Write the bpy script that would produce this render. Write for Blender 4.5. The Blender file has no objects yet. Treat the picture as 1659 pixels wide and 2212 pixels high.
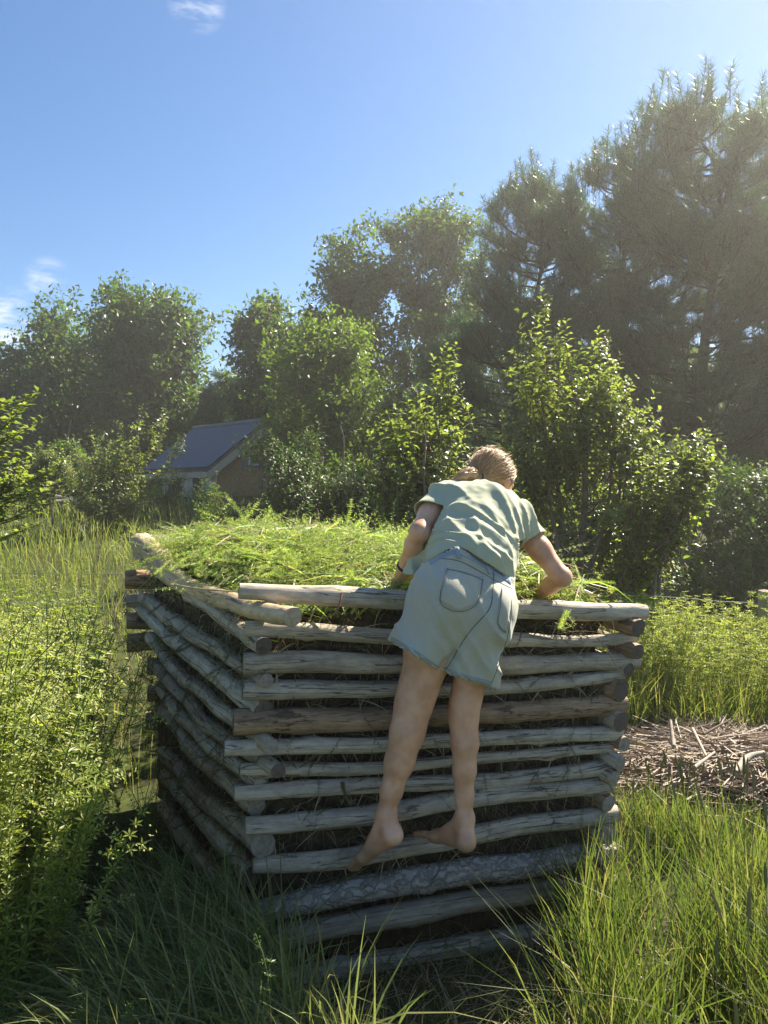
import bpy, math
import numpy as np
from mathutils import Vector
from mathutils.bvhtree import BVHTree

S = bpy.context.scene
# ------------------------------------------------------------------ camera
FPX, CX, CY, CAMZ = 1600.0, 829.5, 1106.0, 1.68
PITCH = math.atan((1106 - 1020) / FPX)
cam_d = bpy.data.cameras.new("camera")
cam = bpy.data.objects.new("camera", cam_d)
S.collection.objects.link(cam)
cam.location = (0, 0, CAMZ)
cam.rotation_euler = (math.pi / 2 - PITCH, 0, 0)
cam_d.sensor_fit = 'VERTICAL'
cam_d.sensor_height = 36
cam_d.sensor_width = 27
cam_d.lens = FPX / 2212 * 36
cam_d.clip_start = 0.02
cam_d.clip_end = 3000
S.camera = cam
# ------------------------------------------------------------------ sun, sky, exposure
SUN_AZ, SUN_EL = math.radians(45), math.radians(43)
SD = Vector((math.sin(SUN_AZ) * math.cos(SUN_EL), math.cos(SUN_AZ) * math.cos(SUN_EL), math.sin(SUN_EL)))
sl = bpy.data.lights.new("sun", 'SUN')
sl.energy = 5.0
sl.angle = math.radians(0.5)
sl.color = (1.0, 0.90, 0.74)
sun = bpy.data.objects.new("sun", sl)
S.collection.objects.link(sun)
sun.location = (20, 24, 26)
sun.rotation_euler = SD.to_track_quat('Z', 'Y').to_euler()

W = bpy.data.worlds.new("World")
S.world = W
W.use_nodes = True
wn, wl = W.node_tree.nodes, W.node_tree.links
wn.clear()
w_out = wn.new('ShaderNodeOutputWorld')
w_bg = wn.new('ShaderNodeBackground')
w_bg.inputs['Strength'].default_value = 0.054
sky = wn.new('ShaderNodeTexSky')
sky.sky_type = 'NISHITA'
sky.sun_disc = False
sky.sun_elevation = SUN_EL
sky.sun_rotation = SUN_AZ
sky.altitude = 300
sky.air_density = 1.0
sky.dust_density = 0.1
sky.ozone_density = 4.0
# thin high cloud wisps, placed by compass direction
tc = wn.new('ShaderNodeTexCoord')
def wmath(op, a, b=None, clamp=False):
    n = wn.new('ShaderNodeMath'); n.operation = op; n.use_clamp = clamp
    for i, v in enumerate((a, b)):
        if v is None: continue
        if isinstance(v, (int, float)): n.inputs[i].default_value = v
        else: wl.new(v, n.inputs[i])
    return n.outputs[0]
wmap = wn.new('ShaderNodeMapping'); wmap.vector_type = 'POINT'
wmap.inputs['Rotation'].default_value = (0, math.radians(-14), 0)
wmap.inputs['Scale'].default_value = (16, 16, 60)
wl.new(tc.outputs['Generated'], wmap.inputs['Vector'])
wnoise = wn.new('ShaderNodeTexNoise'); wnoise.inputs['Scale'].default_value = 1.0
wnoise.inputs['Detail'].default_value = 6; wnoise.inputs['Roughness'].default_value = 0.62
wl.new(wmap.outputs[0], wnoise.inputs['Vector'])
def ray_dir(x, y):
    xc, yc = (x - CX) / FPX, (CY - y) / FPX
    v = Vector((xc, math.cos(PITCH) + yc * math.sin(PITCH), yc * math.cos(PITCH) - math.sin(PITCH)))
    return v.normalized()
mask = None
for (px, py, deg, amt) in ((425, 3, 2.0, .5), (35, 690, 2.4, .8), (15, 745, 2.6, .85), (0, 800, 2.2, .9), (105, 608, 1.8, .5), (700, 770, 1.0, .4)):
    d = wn.new('ShaderNodeVectorMath'); d.operation = 'DOT_PRODUCT'
    wl.new(tc.outputs['Generated'], d.inputs[0]); d.inputs[1].default_value = ray_dir(px, py)
    mr = wn.new('ShaderNodeMapRange'); mr.interpolation_type = 'SMOOTHSTEP'
    mr.inputs[1].default_value = math.cos(math.radians(deg)); mr.inputs[2].default_value = 1.0
    mr.inputs[3].default_value = 0; mr.inputs[4].default_value = amt
    wl.new(d.outputs['Value'], mr.inputs[0])
    mask = mr.outputs[0] if mask is None else wmath('MAXIMUM', mask, mr.outputs[0])
wth = wn.new('ShaderNodeMapRange'); wth.interpolation_type = 'SMOOTHSTEP'
wth.inputs[1].default_value = .42; wth.inputs[2].default_value = .68
wl.new(wnoise.outputs['Fac'], wth.inputs[0])
cf = wmath('MULTIPLY', mask, wth.outputs[0], True)
whs = wn.new('ShaderNodeHueSaturation'); whs.inputs['Saturation'].default_value = 1.16
wl.new(sky.outputs['Color'], whs.inputs['Color'])
cmix = wn.new('ShaderNodeMix'); cmix.data_type = 'RGBA'
wl.new(cf, cmix.inputs['Factor'])
wl.new(whs.outputs['Color'], cmix.inputs[6]); cmix.inputs[7].default_value = (7.5, 7.6, 7.8, 1)
wl.new(cmix.outputs[2], w_bg.inputs['Color'])
wl.new(w_bg.outputs[0], w_out.inputs['Surface'])

S.view_settings.view_transform = 'Standard'
S.view_settings.look = 'None'
S.view_settings.exposure = 1.68
S.view_settings.gamma = 1.0
S.cycles.max_bounces = 8
S.cycles.diffuse_bounces = 4
S.cycles.glossy_bounces = 3
S.cycles.transmission_bounces = 5
S.cycles.use_denoising = True
S.cycles.sample_clamp_indirect = 6

# ------------------------------------------------------------------ helpers
def P(x, y, d):
    """point seen at pixel (x, y) of the 1659x2212 picture, d metres in front (world Y)"""
    xc, yc = (x - CX) / FPX, (CY - y) / FPX
    t = d / (math.cos(PITCH) + yc * math.sin(PITCH))
    return np.array((xc * t, d, CAMZ + t * (yc * math.cos(PITCH) - math.sin(PITCH))))

def PL(x, y, a, b):
    """point seen at a pixel on the vertical plane through plan points a and b"""
    xc, yc = (x - CX) / FPX, (CY - y) / FPX
    rx, ry, rz = xc, math.cos(PITCH) + yc * math.sin(PITCH), yc * math.cos(PITCH) - math.sin(PITCH)
    ax, ay = a; bx, by = b
    nx, ny = -(by - ay), bx - ax
    t = (ax * nx + ay * ny) / (rx * nx + ry * ny)
    return np.array((rx * t, ry * t, CAMZ + rz * t))

def unproject(V):
    """world points -> pixels of the 1659x2212 picture"""
    V = np.asarray(V, float)
    X, Y, Z = V[..., 0], V[..., 1], V[..., 2] - CAMZ
    f = Y * math.cos(PITCH) - Z * math.sin(PITCH)
    u = Y * math.sin(PITCH) + Z * math.cos(PITCH)
    return CX + FPX * X / f, CY - FPX * u / f

def sstep(a, b, x):
    t = np.clip((np.asarray(x, float) - a) / (b - a), 0, 1)
    return t * t * (3 - 2 * t)

def gz(X, Y):
    X = np.asarray(X, float); Y = np.asarray(Y, float)
    left = np.minimum(np.maximum(Y - 5, 0) * .060, 1.02)
    right = -.3 * sstep(4.6, 6.2, Y) * sstep(.8, 2.2, X)
    w = sstep(-3.5, 1.0, X / np.maximum(1, Y / 8))
    z = left * (1 - .55 * w) + right
    z = z - .075 * (1 - sstep(3.6, 6, Y))
    z = z + .03 * np.sin(X * 1.7 + .4) * np.cos(Y * 1.3) * sstep(3.2, 5, Y)
    return z

def vnoise(p, seed=0):
    p = np.asarray(p, float)
    i = np.floor(p).astype(np.int64); f = p - i
    f = f * f * (3 - 2 * f)
    def h(dx, dy, dz):
        n = (i[..., 0] + dx) * 374761393 + (i[..., 1] + dy) * 668265263 + (i[..., 2] + dz) * 1440662683 + seed * 974634541
        n = (n ^ (n >> 13)) * 1274126177 & 0xffffffff
        n = (n ^ (n >> 16)) & 0xffff
        return n / 65535.0
    r = 0
    for dx in (0, 1):
        for dy in (0, 1):
            for dz in (0, 1):
                w = (f[..., 0] if dx else 1 - f[..., 0]) * (f[..., 1] if dy else 1 - f[..., 1]) * (f[..., 2] if dz else 1 - f[..., 2])
                r = r + w * h(dx, dy, dz)
    return r

def mesh_np(name, parts, mats, parent=None, smooth=False, attr=None):
    """parts: list of (V, F[, material index]); one mesh object"""
    vs, loops, tot, mi = [], [], [], []
    off = 0
    for p in parts:
        V, F = np.asarray(p[0], np.float32), np.asarray(p[1], np.int32)
        m = p[2] if len(p) > 2 else 0
        vs.append(V.reshape(-1, 3)); loops.append((F + off).ravel())
        tot.append(np.full(len(F), F.shape[1], np.int32))
        mi.append(np.broadcast_to(np.asarray(m, np.int32), (len(F),)))
        off += len(V)
    V = np.concatenate(vs); L = np.concatenate(loops).astype(np.int32); T = np.concatenate(tot); M = np.concatenate(mi)
    me = bpy.data.meshes.new(name)
    me.vertices.add(len(V)); me.vertices.foreach_set('co', V.ravel())
    me.loops.add(len(L)); me.loops.foreach_set('vertex_index', L)
    me.polygons.add(len(T))
    st = np.concatenate(([0], np.cumsum(T)[:-1])).astype(np.int32)
    me.polygons.foreach_set('loop_start', st)
    try: me.polygons.foreach_set('loop_total', T)
    except Exception: pass
    me.polygons.foreach_set('material_index', M.astype(np.int32))
    me.polygons.foreach_set('use_smooth', np.full(len(T), bool(smooth)))
    if attr is not None:
        for k, a in attr.items():
            at = me.attributes.new(k, 'FLOAT_VECTOR', 'POINT'); at.data.foreach_set('vector', np.asarray(a, np.float32).ravel())
    me.update(calc_edges=True); me.validate()
    for m in (mats if isinstance(mats, (list, tuple)) else [mats]): me.materials.append(m)
    o = bpy.data.objects.new(name, me); S.collection.objects.link(o)
    if parent is not None:
        o.parent = parent
        par = parent; offv = Vector((0, 0, 0))
        while par is not None: offv += par.location; par = par.parent
        o.location = -offv
    return o

def thing(name, label, cat, loc, group=None):
    o = bpy.data.objects.new(name, None); S.collection.objects.link(o)
    o.empty_display_size = .1
    o.location = loc; o['label'] = label; o['category'] = cat
    if group: o['group'] = group
    return o

def tag(o, label=None, cat=None, group=None, kind=None):
    if label: o['label'] = label
    if cat: o['category'] = cat
    if group: o['group'] = group
    if kind: o['kind'] = kind
    return o

def nrm(v):
    v = np.asarray(v, float)
    return v / np.maximum(np.linalg.norm(v, axis=-1, keepdims=True), 1e-9)

def basis(d, nh):
    """matrices with columns x, y=d, z close to nh"""
    y = nrm(d); x = nrm(np.cross(y, nh)); z = np.cross(x, y)
    return np.stack((x, y, z), axis=-1)

def inst(tpl, M, T):
    """copies of a template (V, F[, mi]) with matrices M (n,3,3) and positions T (n,3)"""
    V0, F0 = tpl[0], tpl[1]
    V = np.einsum('nij,vj->nvi', M, V0) + T[:, None, :]
    n, nv = len(M), len(V0)
    F = F0[None] + (np.arange(n) * nv)[:, None, None]
    out = [V.reshape(-1, 3), F.reshape(-1, F0.shape[1])]
    if len(tpl) > 2: out.append(np.tile(tpl[2], n))
    return tuple(out)

def tube(pts, radii, sides=6, cap=False):
    pts = np.asarray(pts, float); n = len(pts)
    radii = np.broadcast_to(np.asarray(radii, float), (n,))
    t = np.gradient(pts, axis=0); t = nrm(t)
    ref = np.array((0, 0, 1.0)) if abs(t[:, 2]).mean() < .8 else np.array((1.0, 0, 0))
    x = nrm(np.cross(t, ref)); y = np.cross(t, x)
    a = np.linspace(0, 2 * np.pi, sides, endpoint=False)
    V = pts[:, None] + radii[:, None, None] * (np.cos(a)[None, :, None] * x[:, None] + np.sin(a)[None, :, None] * y[:, None])
    V = V.reshape(-1, 3)
    i = np.arange(n - 1)[:, None] * sides; j = np.arange(sides)[None]; j2 = (j + 1) % sides
    F = np.stack((i + j, i + j2, i + sides + j2, i + sides + j), -1).reshape(-1, 4)
    if cap:
        V = np.concatenate((V, pts[:1], pts[-1:]))
        c0, c1 = n * sides, n * sides + 1
        jj = np.arange(sides); k = (jj + 1) % sides
        b = (n - 1) * sides
        F = np.concatenate((F, np.stack((np.full(sides, c0), k, jj, jj), -1), np.stack((np.full(sides, c1), b + jj, b + k, b + k), -1)))
        F3 = F[-2 * sides:, :3]
        return V, F[:-2 * sides], F3
    return V, F

def spline(pts, n):
    pts = np.asarray(pts, float)
    if len(pts) == 2:
        s = np.linspace(0, 1, n)[:, None]; return pts[0] * (1 - s) + pts[1] * s
    p = np.concatenate((2 * pts[:1] - pts[1:2], pts, 2 * pts[-1:] - pts[-2:-1]))
    u = np.linspace(0, len(pts) - 1 - 1e-6, n); i = u.astype(int); f = (u - i)[:, None]
    a, b, c, d = p[i], p[i + 1], p[i + 2], p[i + 3]
    return .5 * (2 * b + (c - a) * f + (2 * a - 5 * b + 4 * c - d) * f ** 2 + (3 * b - a - 3 * c + d) * f ** 3)

def join(parts):
    """concatenate (V,F) parts having the same face size"""
    off = 0; vs, fs, ms = [], [], []
    for p in parts:
        vs.append(p[0]); fs.append(p[1] + off); off += len(p[0])
        if len(p) > 2: ms.append(np.broadcast_to(p[2], (len(p[1]),)))
    return (np.concatenate(vs), np.concatenate(fs)) + ((np.concatenate(ms),) if ms else ())

def tri(q):
    q = np.asarray(q)
    return np.concatenate((q[:, [0, 1, 2]], q[:, [0, 2, 3]]))

def box(c, s, axes=None):
    c = np.asarray(c, float); s = np.asarray(s, float) / 2
    v = np.array([(a, b, d) for a in (-1, 1) for b in (-1, 1) for d in (-1, 1)], float) * s
    if axes is not None: v = v @ np.asarray(axes)
    f = np.array([(0, 1, 3, 2), (4, 6, 7, 5), (0, 4, 5, 1), (2, 3, 7, 6), (0, 2, 6, 4), (1, 5, 7, 3)])
    return v + c, f

# ------------------------------------------------------------------ materials
def newmat(name):
    m = bpy.data.materials.new(name); m.use_nodes = True
    nt = m.node_tree; nt.nodes.clear()
    out = nt.nodes.new('ShaderNodeOutputMaterial')
    return m, nt.nodes, nt.links, out

def ramp(nodes, links, src, stops, interp='LINEAR'):
    r = nodes.new('ShaderNodeValToRGB'); r.color_ramp.interpolation = interp
    e = r.color_ramp.elements
    while len(e) > 1: e.remove(e[-1])
    e[0].position, e[0].color = stops[0][0], (*stops[0][1], 1)
    for p, c in stops[1:]:
        k = e.new(p); k.color = (*c, 1)
    links.new(src, r.inputs[0])
    return r.outputs[0]

def leaf_mat(name, cols, trans, tfac=.45, rough=.45, spec=.4, patch=.0):
    """leaf: per-leaf colour from cols (list), translucent colour scaled by trans"""
    m, N, L, out = newmat(name)
    g = N.new('ShaderNodeNewGeometry')
    st = [(i / max(1, len(cols) - 1), c) for i, c in enumerate(cols)]
    c = ramp(N, L, g.outputs['Random Per Island'], st)
    pb = N.new('ShaderNodeBsdfPrincipled'); pb.inputs['Roughness'].default_value = rough
    pb.inputs['Specular IOR Level'].default_value = spec
    L.new(c, pb.inputs['Base Color'])
    tr = N.new('ShaderNodeBsdfTranslucent')
    mx = N.new('ShaderNodeMix'); mx.data_type = 'RGBA'; mx.blend_type = 'MULTIPLY'; mx.inputs['Factor'].default_value = 1
    L.new(c, mx.inputs[6]); mx.inputs[7].default_value = (*trans, 1)
    L.new(mx.outputs[2], tr.inputs['Color'])
    ms = N.new('ShaderNodeMixShader'); ms.inputs[0].default_value = tfac
    L.new(pb.outputs[0], ms.inputs[1]); L.new(tr.outputs[0], ms.inputs[2])
    L.new(ms.outputs[0], out.inputs['Surface'])
    return m

def simple_mat(name, col, rough=.7, spec=.3, noise=None, metal=0, bump=0, coord='Object'):
    """noise = (scale, other colour, lo, hi)"""
    m, N, L, out = newmat(name)
    pb = N.new('ShaderNodeBsdfPrincipled'); pb.inputs['Roughness'].default_value = rough
    pb.inputs['Specular IOR Level'].default_value = spec; pb.inputs['Metallic'].default_value = metal
    pb.inputs['Base Color'].default_value = (*col, 1)
    if noise:
        t = N.new('ShaderNodeTexCoord'); n = N.new('ShaderNodeTexNoise')
        n.inputs['Scale'].default_value = noise[0]; n.inputs['Detail'].default_value = 6; n.inputs['Roughness'].default_value = .65
        L.new(t.outputs[coord], n.inputs['Vector'])
        L.new(ramp(N, L, n.outputs['Fac'], [(noise[2], col), (noise[3], noise[1])]), pb.inputs['Base Color'])
        if bump:
            b = N.new('ShaderNodeBump'); b.inputs['Strength'].default_value = bump; b.inputs['Distance'].default_value = .01
            L.new(n.outputs['Fac'], b.inputs['Height']); L.new(b.outputs[0], pb.inputs['Normal'])
    L.new(pb.outputs[0], out.inputs['Surface'])
    return m

def wood_mat(name, light, mid, dark, bark, bark_amt, rough_bark=False, crack=1.0):
    """weathered log; attribute wood = (length along the log, cross-section) in metres"""
    m, N, L, out = newmat(name)
    at = N.new('ShaderNodeAttribute'); at.attribute_name = 'wood'
    def nz(scale, sc, detail=6, rough=.65):
        mp = N.new('ShaderNodeMapping'); mp.inputs['Scale'].default_value = sc
        L.new(at.outputs['Vector'], mp.inputs['Vector'])
        n = N.new('ShaderNodeTexNoise'); n.inputs['Scale'].default_value = scale
        n.inputs['Detail'].default_value = detail; n.inputs['Roughness'].default_value = rough
        L.new(mp.outputs[0], n.inputs['Vector']); return n.outputs['Fac']
    grain = nz(1, (4, 75, 75), 6, .75)
    tone = nz(1, (2.6, 19, 19), 6, .7)
    mott = nz(1, (14, 40, 40), 6, .75)
    c1 = ramp(N, L, grain, [(.32, dark), (.46, mid), (.6, light)])
    c2 = ramp(N, L, tone, [(.34, dark), (.48, mid), (.6, light)])
    mx = N.new('ShaderNodeMix'); mx.data_type = 'RGBA'; mx.inputs['Factor'].default_value = .5
    L.new(c1, mx.inputs[6]); L.new(c2, mx.inputs[7])
    # splits running along the grain
    ck = nz(1, (1.1, 30, 30), 3, .5)
    a = N.new('ShaderNodeMath'); a.operation = 'SUBTRACT'; L.new(ck, a.inputs[0]); a.inputs[1].default_value = .5
    b = N.new('ShaderNodeMath'); b.operation = 'ABSOLUTE'; L.new(a.outputs[0], b.inputs[0])
    cm = N.new('ShaderNodeMapRange'); L.new(b.outputs[0], cm.inputs[0])
    cm.inputs[1].default_value = .003; cm.inputs[2].default_value = .013; cm.inputs[3].default_value = crack * .8; cm.inputs[4].default_value = 0
    mk = N.new('ShaderNodeMix'); mk.data_type = 'RGBA'; L.new(cm.outputs[0], mk.inputs['Factor'])
    L.new(mx.outputs[2], mk.inputs[6]); mk.inputs[7].default_value = (.03, .025, .02, 1)
    # patches of bark or rot
    bk = nz(1, (5, 16, 16), 5, .7)
    bm = N.new('ShaderNodeMapRange'); L.new(bk, bm.inputs[0]); bm.interpolation_type = 'SMOOTHSTEP'
    th = .78 - bark_amt * .5
    bm.inputs[1].default_value = th - .02; bm.inputs[2].default_value = th + .05
    bcol = ramp(N, L, mott, [(.35, tuple(x * .45 for x in bark)), (.6, bark)])
    mb = N.new('ShaderNodeMix'); mb.data_type = 'RGBA'; L.new(bm.outputs[0], mb.inputs['Factor'])
    L.new(mk.outputs[2], mb.inputs[6]); L.new(bcol, mb.inputs[7])
    col = mb.outputs[2]
    oi = N.new('ShaderNodeObjectInfo'); orr = N.new('ShaderNodeMapRange'); L.new(oi.outputs['Random'], orr.inputs[0]); orr.inputs[3].default_value = .92; orr.inputs[4].default_value = 1.32
    st = N.new('ShaderNodeMapRange'); L.new(mott, st.inputs[0]); st.inputs[1].default_value = .3; st.inputs[2].default_value = .55; st.inputs[3].default_value = .6; st.inputs[4].default_value = 1.08
    om = N.new('ShaderNodeMath'); om.operation = 'MULTIPLY'; L.new(orr.outputs[0], om.inputs[0]); L.new(st.outputs[0], om.inputs[1])
    vw = N.new('ShaderNodeVectorMath'); vw.operation = 'MULTIPLY'; L.new(col, vw.inputs[0]); vw.inputs[1].default_value = (1.06, 1.0, .89); col = vw.outputs[0]
    vm = N.new('ShaderNodeVectorMath'); vm.operation = 'SCALE'; L.new(col, vm.inputs[0]); L.new(om.outputs[0], vm.inputs['Scale']); col = vm.outputs[0]
    pb = N.new('ShaderNodeBsdfPrincipled'); pb.inputs['Roughness'].default_value = .68; pb.inputs['Specular IOR Level'].default_value = .35
    bp = N.new('ShaderNodeBump'); bp.inputs['Distance'].default_value = .004; bp.inputs['Strength'].default_value = .6
    if rough_bark:
        mp = N.new('ShaderNodeMapping'); mp.inputs['Scale'].default_value = (13, 30, 30); L.new(at.outputs['Vector'], mp.inputs['Vector'])
        wob = N.new('ShaderNodeTexNoise'); wob.inputs['Scale'].default_value = 20; L.new(at.outputs['Vector'], wob.inputs['Vector'])
        va = N.new('ShaderNodeVectorMath'); va.operation = 'MULTIPLY_ADD'; L.new(wob.outputs['Color'], va.inputs[0]); va.inputs[1].default_value = (2.6, 2.6, 2.6); L.new(mp.outputs[0], va.inputs[2])
        vo = N.new('ShaderNodeTexVoronoi'); vo.feature = 'DISTANCE_TO_EDGE'; vo.inputs['Scale'].default_value = 1
        L.new(va.outputs[0], vo.inputs['Vector'])
        vr = N.new('ShaderNodeMapRange'); L.new(vo.outputs['Distance'], vr.inputs[0]); vr.inputs[2].default_value = .2; vr.inputs[3].default_value = .25
        mv = N.new('ShaderNodeMix'); mv.data_type = 'RGBA'; L.new(vr.outputs[0], mv.inputs['Factor'])
        mv.inputs[6].default_value = (.17, .15, .125, 1); L.new(ramp(N, L, mott, [(.3, dark), (.7, light)]), mv.inputs[7])
        col = mv.outputs[2]; L.new(vr.outputs[0], bp.inputs['Height']); bp.inputs['Distance'].default_value = .012
    else:
        ad = N.new('ShaderNodeMath'); ad.operation = 'SUBTRACT'; L.new(grain, ad.inputs[0]); L.new(cm.outputs[0], ad.inputs[1])
        L.new(ad.outputs[0], bp.inputs['Height'])
    L.new(bp.outputs[0], pb.inputs['Normal'])
    L.new(col, pb.inputs['Base Color'])
    L.new(pb.outputs[0], out.inputs['Surface'])
    return m

def end_mat(name, light, dark):
    m, N, L, out = newmat(name)
    at = N.new('ShaderNodeAttribute'); at.attribute_name = 'wood'
    sp = N.new('ShaderNodeSeparateXYZ'); L.new(at.outputs['Vector'], sp.inputs[0])
    cb = N.new('ShaderNodeCombineXYZ'); L.new(sp.outputs[1], cb.inputs[1]); L.new(sp.outputs[2], cb.inputs[2])
    ln = N.new('ShaderNodeVectorMath'); ln.operation = 'LENGTH'; L.new(cb.outputs[0], ln.inputs[0])
    nz = N.new('ShaderNodeTexNoise'); nz.inputs['Scale'].default_value = 60; nz.inputs['Detail'].default_value = 5; L.new(at.outputs['Vector'], nz.inputs['Vector'])
    mu = N.new('ShaderNodeMath'); mu.operation = 'MULTIPLY_ADD'; L.new(nz.outputs['Fac'], mu.inputs[0]); mu.inputs[1].default_value = .006; L.new(ln.outputs['Value'], mu.inputs[2])
    sn = N.new('ShaderNodeMath'); sn.operation = 'MULTIPLY'; L.new(mu.outputs[0], sn.inputs[0]); sn.inputs[1].default_value = 1500
    si = N.new('ShaderNodeMath'); si.operation = 'SINE'; L.new(sn.outputs[0], si.inputs[0])
    mr = N.new('ShaderNodeMapRange'); L.new(si.outputs[0], mr.inputs[0]); mr.inputs[1].default_value = -1
    av = N.new('ShaderNodeMath'); av.operation = 'MULTIPLY_ADD'; L.new(mr.outputs[0], av.inputs[0]); av.inputs[1].default_value = .35; L.new(nz.outputs['Fac'], av.inputs[2])
    pb = N.new('ShaderNodeBsdfPrincipled'); pb.inputs['Roughness'].default_value = .8
    L.new(ramp(N, L, av.outputs[0], [(.35, dark), (.8, light)]), pb.inputs['Base Color'])
    L.new(pb.outputs[0], out.inputs['Surface'])
    return m

M_bark = simple_mat('tree_bark', (.10, .08, .06), .85, .2, (9, (.22, .19, .15), .35, .65), bump=.5)
M_barkpale = simple_mat('pale_bark', (.30, .27, .22), .85, .2, (6, (.16, .14, .11), .4, .65), bump=.4)
M_stem = simple_mat('green_stem', (.10, .14, .04), .6, .3)
M_twig = simple_mat('brown_twig', (.16, .11, .07), .8, .2)
M_tree = leaf_mat('broad_leaf', [(0.0365, 0.075, 0.0102), (0.0568, 0.1058, 0.0153), (0.0771, 0.1323, 0.0217), (0.0974, 0.1455, 0.0229)], (1.9, 1.9, 1.1), .45, .42, .5)
M_treelight = leaf_mat('light_leaf', [(0.0723, 0.1244, 0.0173), (0.0964, 0.1593, 0.0217), (0.1253, 0.1791, 0.0289)], (2.0, 2.0, 1.1), .5, .42, .5)
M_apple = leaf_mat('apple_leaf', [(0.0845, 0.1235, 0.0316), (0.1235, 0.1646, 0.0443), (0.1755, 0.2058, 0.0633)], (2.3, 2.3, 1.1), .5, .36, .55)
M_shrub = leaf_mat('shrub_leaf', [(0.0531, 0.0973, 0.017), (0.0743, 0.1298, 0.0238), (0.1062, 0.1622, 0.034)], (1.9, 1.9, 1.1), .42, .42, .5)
M_pine = leaf_mat('pine_needle', [(0.0316, 0.084, 0.0291), (0.0456, 0.112, 0.0385), (0.0597, 0.1344, 0.0513), (0.0842, 0.1456, 0.0599)], (1.5, 1.6, 1.1), .3, .38, .6)
M_grass = leaf_mat('grass_blade', [(0.0312, 0.0584, 0.014), (0.0535, 0.0856, 0.0187), (0.0803, 0.1129, 0.0281), (0.0981, 0.1285, 0.0328), (0.1516, 0.1402, 0.0748)], (2.1, 2.1, 1.1), .5, .4, .45)
M_weed = leaf_mat('weed_leaf', [(0.143, 0.2016, 0.0288), (0.195, 0.2576, 0.0405), (0.247, 0.2912, 0.054), (0.286, 0.2912, 0.072)], (2.0, 2.0, 1.2), .5, .45, .4)
M_flower = leaf_mat('weed_flower', [(.42, .45, .16), (.50, .50, .22)], (1.2, 1.2, 1.0), .4, .6, .2)
M_dry = leaf_mat('dry_grass', [(.26, .20, .11), (.36, .29, .17), (.44, .38, .25), (.20, .14, .08)], (1.2, 1.1, .9), .25, .6, .25)
M_cut = leaf_mat('cut_weed', [(0.1387, 0.2303, 0.038), (0.218, 0.3349, 0.0649), (0.2973, 0.3976, 0.0974), (0.4163, 0.4081, 0.1947), (0.119, 0.1883, 0.0326)], (1.8, 1.8, 1.1), .45, .42, .45)
M_wilt = leaf_mat('wilted_weed', [(.09, .10, .04), (.12, .13, .05), (.15, .12, .06), (.10, .07, .04)], (1.4, 1.4, 1.0), .35, .55, .3)
M_compost = simple_mat('compost', (.030, .021, .014), .95, .15, (22, (.075, .058, .03), .42, .62), bump=1)
M_ground = simple_mat('meadow_soil', (.035, .035, .016), .95, .1, (3.5, (.06, .075, .022), .35, .6), bump=.6)
M_logs = [
    wood_mat('weathered_log', (.44, .395, .325), (.30, .265, .215), (.17, .145, .115), (.15, .105, .07), .2),
    wood_mat('silver_log', (.50, .46, .395), (.36, .325, .275), (.22, .19, .155), (.18, .13, .09), .1),
    wood_mat('peeled_log', (.52, .42, .29), (.38, .30, .20), (.25, .19, .12), (.20, .13, .08), .16),
    wood_mat('brown_log', (.36, .26, .17), (.24, .165, .105), (.13, .085, .055), (.10, .065, .045), .42),
    wood_mat('barked_log', (.50, .455, .40), (.34, .305, .26), (.21, .185, .155), (.16, .135, .105), .3, rough_bark=True),
]
M_end = [end_mat('grey_cut_end', (.34, .29, .23), (.14, .11, .085)), end_mat('tan_cut_end', (.48, .38, .25), (.24, .17, .11)), end_mat('dark_cut_end', (.13, .10, .075), (.05, .04, .03))]

# ------------------------------------------------------------------ ground
xs = np.unique(np.concatenate((np.linspace(-420, -20, 22), np.linspace(-20, 20, 121), np.linspace(20, 420, 22))))
ys = np.unique(np.concatenate((np.linspace(-60, -4, 10), np.linspace(-4, 14, 76), np.linspace(14, 60, 40), np.linspace(60, 700, 20))))
GX, GY = np.meshgrid(xs, ys)
GV = np.stack((GX, GY, gz(GX, GY)), -1).reshape(-1, 3)
nx_, ny_ = len(xs), len(ys)
ii, jj = np.meshgrid(np.arange(nx_ - 1), np.arange(ny_ - 1))
b0 = (jj * nx_ + ii).ravel()
tag(mesh_np('ground', [(GV, np.stack((b0, b0 + 1, b0 + nx_ + 1, b0 + nx_), -1))], M_ground, smooth=True), kind='structure')

# ------------------------------------------------------------------ log crib
A_ = (-.43, 2.45); B_ = (.92, 2.80)                      # front wall, plan
L0_ = (-.334, 2.33); D_ = (-1.278, 3.90)                 # left wall, plan
C_ = (B_[0] + D_[0] - A_[0] + .02, B_[1] + D_[1] - A_[1] + .02)
crib = thing('log_crib', 'waist-high compost bin of stacked weathered logs laid log-cabin style', 'compost bin', (0.0, 3.3, 0))

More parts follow.
